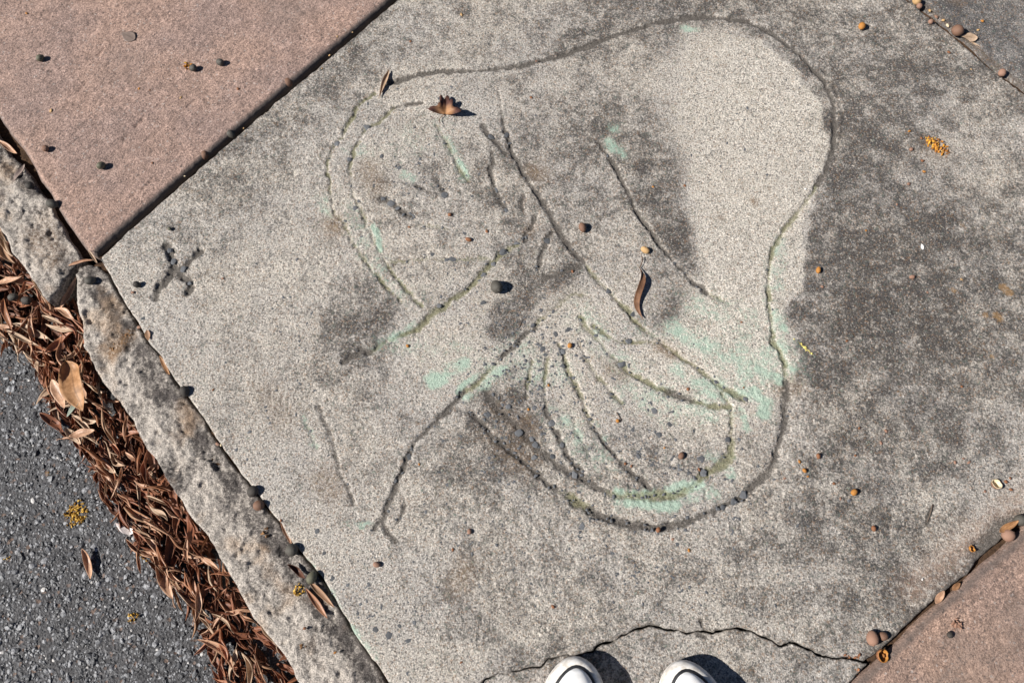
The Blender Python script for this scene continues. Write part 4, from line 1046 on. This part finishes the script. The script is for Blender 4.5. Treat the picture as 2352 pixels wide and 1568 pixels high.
BERRIES = [
 (92,133,8.5,'olive','olive-brown berry alone near the left edge of red slab',PZ), (505,143,8.5,'grey','grey-green berry right of the yellow-smeared one on red slab',PZ), (443,156,8.5,'grey','grey berry stuck to yellow pulp on the red slab',PZ),
 (104,341,8,'brown','small brown berry on red slab close to the kerb',PZ), (232,380,9.5,'olive','dark berry with brown side on the lower red slab',PZ), (119,468,11.5,'grey','round grey berry in the joint between kerb and red slab',-.002),
 (68,426,10,'dark','blackish berry on the blunt-ended kerb stone',-.004), (207,644,11,'grey','dark grey berry on top of the long kerb near its upper end',-.006), (314,653,8,'dark','black berry on the grey slab left of the scratched cross',0),
 (531,308,10,'grey','grey berry halfway along the red and grey slab joint',-.010), (470,357,10,'brown','brown-grey berry low in the red and grey slab joint',-.011), (424,898,12,'dark','dark berry plugging the kerb joint beside the slab',-.004),
 (580,1128,13,'dark','upper dark berry of a pair in the kerb joint',-.004), (594,1160,13,'brown','lower brown berry of a pair in the kerb joint',-.004), (670,1262,15,'grey','large grey berry resting in the kerb joint under a leaf',-.004),
 (716,1326,13,'olive','berry with an orange mark among leaves in the kerb joint',-.002), (1140,658,14.5,'grey','oval grey berry alone in the middle of the drawing',0), (1338,522,10,'brown','small brown nut right of the long groove',0),
 (2004,1465,14.5,'pink','larger brown nut of the pair near the crack end',0), (2029,1460,10.5,'brown','smaller brown nut of the pair near the crack end',0), (2316,1229,15,'pink','pinkish nut in the chipped slab edge at right',-.006),
 (2344,1194,13,'grey','greyish nut cut by the right edge of the picture',-.006), (2200,70,14,'brown','brown-grey berry in the upper right joint beside a leaf scrap',0), (2302,167,9,'pink','small pinkish husk in the upper right joint near the edge',0),
 (2106,2,10,'tan','tan berry in the upper right joint at the top edge',0), (2112,14,7,'pink','small pink husk below the tan berry in the upper joint',0), (662,190,11,'brown','crumpled reddish husk in the upper red slab joint',-.010),
 (2182,1457,7,'dark','small dark pellet on the orange-red slab',.001), (30,682,11,'grey','left grey berry of two in the gutter litter',-.045), (60,690,11,'dark','right dark berry of two in the gutter litter',-.045), (2138,50,6,'pink','pinkish pellet just left of the upper right joint',0),
]
for x, y, r, m, lab, z in BERRIES:
    berry(x, y, r, m, lab, z, oval=random.uniform(.95, 1.12))
SEEDS = [(1980,60,10,'orange','bright orange seed near the top of the grey slab'),(1565,1046,8.5,'brown','brown seed among dark stones low in the drawing'),(1880,620,7.5,'orange','orange seed on the dark slab right of the pale patch'),(2095,636,6.5,'pink','pinkish seed on the darkest part of the slab'),
 (1962,1130,9,'orange','oblong orange-brown seed on the lower right slab'),(1848,1080,6.5,'orange','orange seed just right of the outline groove'),(1880,1047,7,'rust','rust-brown seed above two orange seeds'),(2007,1213,7,'rust','rust-coloured seed on the lower right slab'),
 (1033,493,5.5,'rust','round dark red seed inside the left loop of the drawing'),(1309,793,7,'orange','yellow-orange seed in the fan of scratched lines'),(1512,1216,6.5,'rust','dark red seed in the bottom outline groove'),(1078,1220,6.5,'pink','brown seed below the scratched lines'),
 (865,1296,8.5,'pink','oblong pinkish seed in the lower left of the slab'),(1419,966,5.5,'orange','orange seed beside a thin twig'),(936,794,4.5,'orange','tiny orange seed below the long mossy groove'),(1076,550,6.5,'rust','brown seed among stones inside the left loop'),(1482,574,10,'tan','papery tan husk above the twisted leaf'),(389,525,5,'olive','olive seed above the scratched cross')]
def seed(x, y, r, m, lab, z=0.0, group=None):
    o = berry(x, y, r * .80, m, lab, z, 'seed', 'seed', random.uniform(1.0, 1.35), None, group)
    o.rotation_euler = (1.57 + random.uniform(-.2, .2), 0, random.uniform(0, 6.3))
    return o
for s_ in SEEDS: seed(*s_)
CRUMBS = [(1836,1060,5,'orange'),(1573,427,4.5,'rust'),(1500,430,4.5,'orange'),(940,522,4.5,'rust'),(1118,532,5.5,'rust'),(1545,1238,4,'pink'),(1582,1263,5.5,'orange'),(1040,1262,4.5,'rust'),(963,1066,5,'orange'),(2088,302,4.5,'orange'),(2092,344,6,'pink'),(2118,370,5,'rust'),(2122,395,5,'orange'),(2087,423,5.5,'pink'),(2116,318,4,'rust'),
 (62,32,4.5,'orange'),(118,255,5,'tan'),(1708,890,4,'rust'),(1580,894,5,'rust'),(1703,740,4,'rust'),(1315,624,5,'rust'),(1214,940,4,'orange'),(1260,885,4,'orange'),(1606,1078,5,'rust'),(1526,1028,4,'orange'),(1436,1065,4.5,'rust'),(1450,1070,4,'rust'),(2193,1062,5,'pink'),(2225,1062,4.5,'pink'),(2212,1053,4,'pink'),(2320,1098,4,'rust'),(2310,1106,5.5,'rust'),(2321,1124,6,'rust'),
 (2262,1128,4,'pink'),(2208,642,4,'tan'),(1964,1046,4,'rust'),(2035,990,5,'pink'),(1855,1094,4,'orange'),(1802,1098,4,'pink'),(1930,1145,4,'pink'),(1915,1110,4.5,'rust'),(2118,1330,4,'white'),(1060,35,5,'tan'),(943,96,4,'rust'),(1220,225,4,'rust'),(1232,141,3.5,'pink'),(1989,530,4,'orange'),(1888,659,5,'pink'),(1945,783,5,'rust'),(2060,470,4,'pink'),(2179,121,4.5,'rust'),(2130,672,4,'pink'),(2208,888,5,'rust'),(1973,983,5,'rust'),(2033,988,4,'rust'),(2023,1017,6,'pink'),
 (2256,50,6,'orange'),(2135,26,5,'tan'),(2150,40,5,'pink'),(2166,48,5,'tan'),(2176,60,6,'cream'),(2155,330,4,'orange'),(2230,160,3,'tan'),(2246,70,4,'tan'),(490,895,4,'rust'),(500,1020,6,'pink'),(508,1022,4,'cream'),(305,672,5,'pink'),(320,752,6,'pink'),(512,640,4.5,'pink'),(547,205,4.5,'rust'),(320,205,4,'orange'),(345,208,3.5,'rust'),(416,225,4,'tan'),(350,375,3.5,'rust'),(775,85,3,'tan'),(810,75,3,'tan'),(757,128,3,'tan'),(740,158,3,'tan'),(560,295,3,'tan'),(425,405,3,'cream'),(700,1442,5,'rust'),(770,1498,5,'orange'),(645,1195,4,'rust'),(1060,1520,4,'rust'),(1270,1392,5,'rust'),(1850,435,5,'white'),(2118,567,7,'white')]
CR_ME = {}
for x, y, r, m in CRUMBS:
    z = .004 if (y < 590 and x < 912 - y * 1.17) else 0
    if x < 560 and y > 600 and y > 610 + 1.45 * (x - 240): z = -.004
    if (m, int(x) % 3) not in CR_ME:
        V, F = blob('seed', 900 + len(CR_ME), .7, 7, 5, .28)
        me = mesh_np('seed', V, F, True); me.materials.append(M_BERRY[m]); CR_ME[m, int(x) % 3] = me
    o = new_obj('seed', CR_ME[m, int(x) % 3]); R_ = M(r, y) * .80; p = P(x, y, z)
    o.location = (p[0], p[1], z + R_ * .38); o.scale = (R_ * random.uniform(.9, 1.3), R_ * random.uniform(.65, .95), R_ * .75)
    o.rotation_euler = (random.uniform(-.3, .3), random.uniform(-.3, .3), random.uniform(0, 6.3))
    tag(o, 'tiny dry seed crumb scattered on the pavement', 'seed', 'seed crumbs scattered on the pavement')
# open husks: little bowls
def husk(x, y, r, mo, mi, label, z=0.0, ang=0.0, ragged=.12, fill=None):
    R = M(r, y); seg = 16; rnd = random.Random(int(x))
    V = []; F = []
    prof = [(0, 0), (.45, .06), (.80, .28), (.98, .62), (1.0, .95)]
    rag = [1 + rnd.uniform(-ragged, ragged) for _ in range(seg)]
    rows = prof + [(a * .86, b + .03 if b > .5 else b + .12) for a, b in prof[::-1]]
    for q, (a, b) in enumerate(rows):
        for s in range(seg):
            k = rag[s] if b > .5 else 1
            V.append((R * a * math.cos(2 * math.pi * s / seg), R * a * math.sin(2 * math.pi * s / seg), R * b * k * .95))
    for q in range(len(rows) - 1):
        for s in range(seg):
            F.append((q * seg + s, q * seg + (s + 1) % seg, (q + 1) * seg + (s + 1) % seg, (q + 1) * seg + s))
    me = mesh_np('open_husk', V, F, True); me.materials.append(M_BERRY[mo]); me.materials.append(M_BERRY[mi])
    half = len(prof) * seg
    for p_ in me.polygons:
        if min(p_.vertices) >= half - seg: p_.material_index = 1
    o = new_obj('open_husk', me); p = P(x, y, z + R * .5); o.location = (p[0], p[1], z + .0005); o.rotation_euler = (.25, .25, ang)
    tag(o, label, 'husk')
    if fill:
        its = []
        for k in range(9):
            Vb, Fb = blob('b', k, .5, 6, 4, .3)
            its.append((Vb, Fb, TRS((rnd.uniform(-.5, .5) * R, rnd.uniform(-.5, .5) * R, R * .5), (rnd.random(), rnd.random(), rnd.random() * 6), (R * .3, R * .22, R * .25)), 0))
        joined(its, 'pulp', fill, o)
    return o
husk(2022, 1503, 15.5, 'rust', 'orange', 'open husk with orange pulp where crack meets the red slab', 0, .4, .2, M_ORA)
husk(2287, 1115, 12.5, 'brown', 'cream', 'open cup-shaped husk with cream inside on the right', 0, 2.0, .15)
husk(2230, 1260, 8, 'orange', 'orange', 'small ring-like orange husk near the chipped edge', 0, 1.0, .3)
def clump(x, y, r, mat, label, z=0.0, n=40, name='crushed_fruit', cat='fruit pulp', stretch=(1, 1, 0), part=.22, seed_=1):
    rnd = random.Random(seed_); R = M(r, y); its = []
    base_ = [blob('b', 300 + k, .7, 6, 4, .35) for k in range(5)]
    for k in range(n):
        a = rnd.uniform(0, 6.28); d = R * rnd.random() ** .6 * rnd.choice([1, 1, 1, 1.25])
        lx, ly = d * math.cos(a) * stretch[0], d * math.sin(a) * stretch[1]
        ca, sa = math.cos(stretch[2]), math.sin(stretch[2])
        px_, py_ = lx * ca - ly * sa, lx * sa + ly * ca
        s = R * part * (.35 + 1.1 * rnd.random() ** 2)
        V, F = rnd.choice(base_)
        its.append((V, F, TRS((px_, py_, s * .45 + rnd.random() * R * .10 * (1 - d / R / 1.3)), (rnd.random() * 3, rnd.random() * 3, rnd.random() * 6), (s, s * .8, s * .6)), rnd.random()))
    o = joined(its, name, mat, None, False); p = P(x, y, z); o.location = (p[0], p[1], z)
    return tag(o, label, cat)
clump(2152, 335, 27, M_ORA, 'crushed orange fruit spread on the dark right part of slab', 0, 150, stretch=(1.15, .65, -.75), part=.125, seed_=2)
clump(176, 1180, 27, M_YEL, 'largest yellow crumbly fruit patch on the asphalt', ROAD_Z + .001, 190, part=.13, seed_=3)
clump(305, 1418, 13, M_YEL, 'small yellow fruit patch lower on the asphalt', ROAD_Z + .001, 26, part=.26, seed_=4)
clump(686, 1354, 13, M_YEL, 'yellow fruit crumb on the kerb beside joint leaves', -.006, 30, part=.3, seed_=5)
clump(331, 1272, 10, M_YEL, 'ochre fruit lump on asphalt touching the litter edge', ROAD_Z + .001, 16, part=.36, seed_=6)
clump(342, 1288, 7, M_YEL, 'tiny yellow fruit lump just below the ochre one', ROAD_Z + .001, 10, part=.36, seed_=7)
clump(112, 1087, 6, M_YEL, 'faint yellow crumb on the upper asphalt', ROAD_Z + .001, 8, part=.3, seed_=17)
clump(15, 1283, 9, M_YEL, 'yellow smear of fruit at the left edge of asphalt', ROAD_Z + .001, 10, part=.3, seed_=18, stretch=(1, .5, .8))
clump(432, 153, 10, M_ORA, 'yellow-orange pulp stuck beside a berry on the red slab', PZ, 22, part=.3, seed_=8)
clump(262, 802, 16, M_BRN, 'lower heap of brown crumbs on the long kerb', -.008, 40, 'crumb_heap', 'crumbs', part=.22, seed_=9)
clump(288, 772, 13, M_BRN, 'upper heap of brown crumbs on the long kerb', -.008, 30, 'crumb_heap', 'crumbs', stretch=(1.3, .6, .9), part=.24, seed_=10)
clump(608, 1222, 11, M_BRN, 'brown clod on the kerb below the berry pair', -.006, 14, 'crumb_heap', 'crumbs', part=.36, seed_=11)
clump(693, 1483, 10, M_BRN, 'brown clod low on the kerb', -.006, 12, 'crumb_heap', 'crumbs', part=.36, seed_=12)
clump(2199, 1432, 14, M_BERRY['pink'], 'crumpled reddish husk on the orange-red slab', .001, 18, 'crumpled_husk', 'husk', part=.42, seed_=13)
clump(1962, 1509, 13, M_BERRY['rust'], 'rusty husk fragments lying in the crack end', -.002, 16, 'crumb_heap', 'crumbs', stretch=(1.6, .6, 0), part=.32, seed_=14)
clump(1968, 1543, 7, M_BERRY['rust'], 'dark orange husk scrap at the joint below the open husk', -.002, 7, 'crumb_heap', 'crumbs', part=.45, seed_=15)
clump(1843, 795, 26, M_YPAINT, 'thin yellow scrape of dried pulp beside the pale patch', 0, 34, 'yellow_scrape', 'fruit pulp', stretch=(1.0, .10, -.78), part=.10, seed_=16)
# twigs
def twig(x0, y0, x1, y1, r, label, z=.001, zr=0.0):
    a = P3(x0, y0, z); b = P3(x1, y1, z)
    V = []; F = []
    n = 6
    d = (b - a); side = Vector((-d.y, d.x, 0)).normalized()
    for i in range(n + 1):
        t = i / n; c = a + d * t + side * math.sin(3.3 * t + x0) * d.length * .03
        c.z = z + zr * math.sin(math.pi * t) + r
        rr = r * (1 - .5 * t)
        for e in range(6):
            an = math.pi / 3 * e; V.append(c + side * rr * math.cos(an) + Vector((0, 0, rr * math.sin(an))))
    for i in range(n):
        for e in range(6):
            F.append((i * 6 + e, i * 6 + (e + 1) % 6, (i + 1) * 6 + (e + 1) % 6, (i + 1) * 6 + e))
    F.append(tuple(range(6))[::-1]); F.append(tuple(n * 6 + e for e in range(6)))
    V0 = a.copy(); o = new_obj('twig', mesh_np('twig', [v - V0 for v in V], F), M_TWIG); o.location = V0
    return tag(o, label, 'twig')
twig(1415, 947, 1428, 966, .0008, 'short thin twig beside an orange seed in the fan')
twig(2142, 1158, 2128, 1198, .0008, 'thin dark twig on the lower right slab')
twig(1191, 752, 1197, 736, .0006, 'tiny pale stalk on the dark patch mid slab')
twig(0, 772, 82, 830, .0012, 'long thin stalk at the litter edge on the asphalt', ROAD_Z + .02)
twig(215, 1110, 240, 1055, .0007, 'fine stalk sticking out of litter onto asphalt', ROAD_Z + .004)

# ------------------------------------------------------------------ the photographer's sneakers
def shoe_outline(mirror):
    L = .285
    prof = [(0, 0), (.006, .016), (.018, .029), (.035, .039), (.06, .047), (.09, .0515), (.12, .0525), (.15, .049), (.18, .043), (.21, .0385), (.235, .0365), (.26, .032), (.275, .022), (.2825, .010), (.285, 0)]
    left = []; right = []
    for y, w in prof:
        t = y / L
        off = .006 * math.exp(-((t - .02) / .12) ** 2) - .004 * math.exp(-((t - .55) / .2) ** 2)   # toe point towards the inner side
        off *= mirror
        left.append((-w + off, -y)); right.append((w + off, -y))
    pts = right + left[::-1][1:-1]
    return np.array(pts)
def smooth_closed(p, n=72):
    q = np.concatenate([p, p[:1]]); s = np.concatenate([[0], np.cumsum(np.linalg.norm(np.diff(q, axis=0), axis=1))])
    u = np.linspace(0, s[-1], n, endpoint=False)
    r = np.stack([np.interp(u, s, q[:, 0]), np.interp(u, s, q[:, 1])], 1)
    for _ in range(3): r = (np.roll(r, 1, 0) + 2 * r + np.roll(r, -1, 0)) / 4
    return r
def sneaker(x, y, ang, mirror, label):
    root = bpy.data.objects.new('sneaker', None); COL.objects.link(root); root.empty_display_size = .05
    p = P(x, y); root.location = (p[0], p[1], -.0025); root.rotation_euler = (0, 0, math.radians(ang)); root.scale = (1.13, 1.1, 1.25)
    tag(root, label, 'shoe', 'sneakers at the bottom edge')
    o = smooth_closed(shoe_outline(mirror)); n = len(o)
    tng = np.roll(o, -1, 0) - np.roll(o, 1, 0); nrm = np.stack([tng[:, 1], -tng[:, 0]], 1); nrm /= np.linalg.norm(nrm, axis=1)[:, None]
    cen = o.mean(0)
    if ((o - cen) * nrm).sum() < 0: nrm = -nrm
    def rings(name, spec, mat, cap_top=False, cap_bottom=False, parent=root):
        V = []; F = []
        for inset, z in spec:
            q = o - nrm * inset
            for k in range(n):
                toe = math.exp(-((o[k, 1]) / .06) ** 2)
                V.append((q[k, 0], q[k, 1], z + (.004 * toe if z > .015 else .003 * toe)))
        for r in range(len(spec) - 1):
            for k in range(n):
                F.append((r * n + k, r * n + (k + 1) % n, (r + 1) * n + (k + 1) % n, (r + 1) * n + k))
        if cap_top: F.append(tuple((len(spec) - 1) * n + k for k in range(n)))
        if cap_bottom: F.append(tuple(range(n))[::-1])
        return new_obj(name, mesh_np(name, V, F), mat, parent)
    rings('outsole', [(.004, .0), (.0015, .001), (.001, .0055), (.004, .0058)], M_SOLE, cap_bottom=True)
    band = rings('rubber_sidewall', [(.003, .0045), (.0004, .0062), (0, .010), (.0006, .0105), (.0006, .0120), (.0002, .0125), (.0004, .0165), (.0014, .0205), (.0036, .0245), (.0066, .0272), (.0094, .0285), (.0118, .0288), (.0125, .026)], M_RUB)
    rings('stripe', [(.0112, .0265), (.0110, .0293), (.0118, .0303), (.0140, .0312), (.0150, .0311), (.0154, .028)], M_STRIPE, parent=band)
    # toe cap and upper: loft of arches along the foot
    def arch(y):
        # width of the foot at distance y behind the toe
        i = np.argsort(np.abs(o[:, 1] + y))[:12]
        xs_ = o[i, 0]
        lo_, hi_ = xs_[xs_ < cen[0] + .003], xs_[xs_ >= cen[0] + .003]
        return (lo_.mean() if len(lo_) else -.01, hi_.mean() if len(hi_) else .01)
    inner = o - nrm * .0145
    def width_at(y):
        ys_ = inner[:, 1]; out = []
        for k in range(n):
            a, b = inner[k], inner[(k + 1) % n]
            if (a[1] + y) * (b[1] + y) <= 0 and a[1] != b[1]:
                f = (-y - a[1]) / (b[1] - a[1]); out.append(a[0] + f * (b[0] - a[0]))
        return (min(out), max(out)) if len(out) > 1 else None
    y0 = -inner[:, 1].max() + .0006; y1 = -inner[:, 1].min() - .0006
    def height(y):
        t = (y - y0)
        return float(np.interp(t, [0, .004, .012, .025, .045, .07, .10, .14, .17, .20, .235, .26], [.001, .006, .0115, .0175, .0225, .026, .036, .054, .066, .058, .060, .066]))
    def loft(name, ya, yb, mat, open_top=False, lift=0.0, m=14, rows=26):
        V = []; F = []
        for i in range(rows + 1):
            y = ya + (yb - ya) * (i / rows) ** (1.6 if ya < .02 else 1.0)
            w = width_at(y) or (0, .0001)
            c = (w[0] + w[1]) / 2; hw = (w[1] - w[0]) / 2
            toe = math.exp(-((y) / .06) ** 2)
            for k in range(m + 1):
                a = math.pi * k / m
                op = 0.0
                hh = height(y)
                if open_top and y > .155:
                    a = (math.pi * .42) * (k / (m / 2)) if k <= m / 2 else math.pi - (math.pi * .42) * ((m - k) / (m / 2))
                ex = .75
                xx = c - hw * math.copysign(abs(math.cos(a)) ** ex, math.cos(a))
                V.append((xx, -y, .0292 + .004 * toe + lift + hh * abs(math.sin(a)) ** .9))
        for i in range(rows):
            for k in range(m):
                if open_top and k == m // 2 and (ya + (yb - ya) * ((i + 1) / rows)) > .155: continue
                a = i * (m + 1) + k; F.append((a, a + 1, a + m + 2, a + m + 1))
        return new_obj(name, mesh_np(name, V, F), mat, root)
    loft('toe_cap', y0, y0 + .062, M_CAP)
    loft('upper', y0 + .0605, y1, M_CANVAS, True, -.0006, 15)
    # insole, tongue and laces behind the cap
    q = inner + nrm * -.003
    V = [(a, b, .034) for a, b in q]; new_obj('insole', mesh_np('insole', V, [tuple(range(n))], False), M_LINING, root)
    for k in range(5):
        y = y0 + .078 + k * .016; w = .022; z = .0292 + height(y) * 1.0 + .0012
        V = []; F = []
        for i in range(9):
            s = -1 + i / 4; xx = s * w; zz = z - abs(s) ** 2.2 * .008
            for dx, dz in ((-.0035, 0), (-.002, .0015), (.002, .0015), (.0035, 0)): V.append((xx, -y + dx + s * .003 * (1 if k % 2 else -1), zz + dz))
        for i in range(8):
            for e in range(3): F.append((i * 4 + e, i * 4 + e + 1, i * 4 + e + 5, i * 4 + e + 4))
        new_obj('lace', mesh_np('lace', V, F), M_CANVAS, root)
    return root
sneaker(1306, 1500, 3, 1, 'left white rubber-toed sneaker with black line on cracked grey concrete')
sneaker(1568, 1507, 6, -1, 'right white rubber-toed sneaker with black line nearer the red slab')
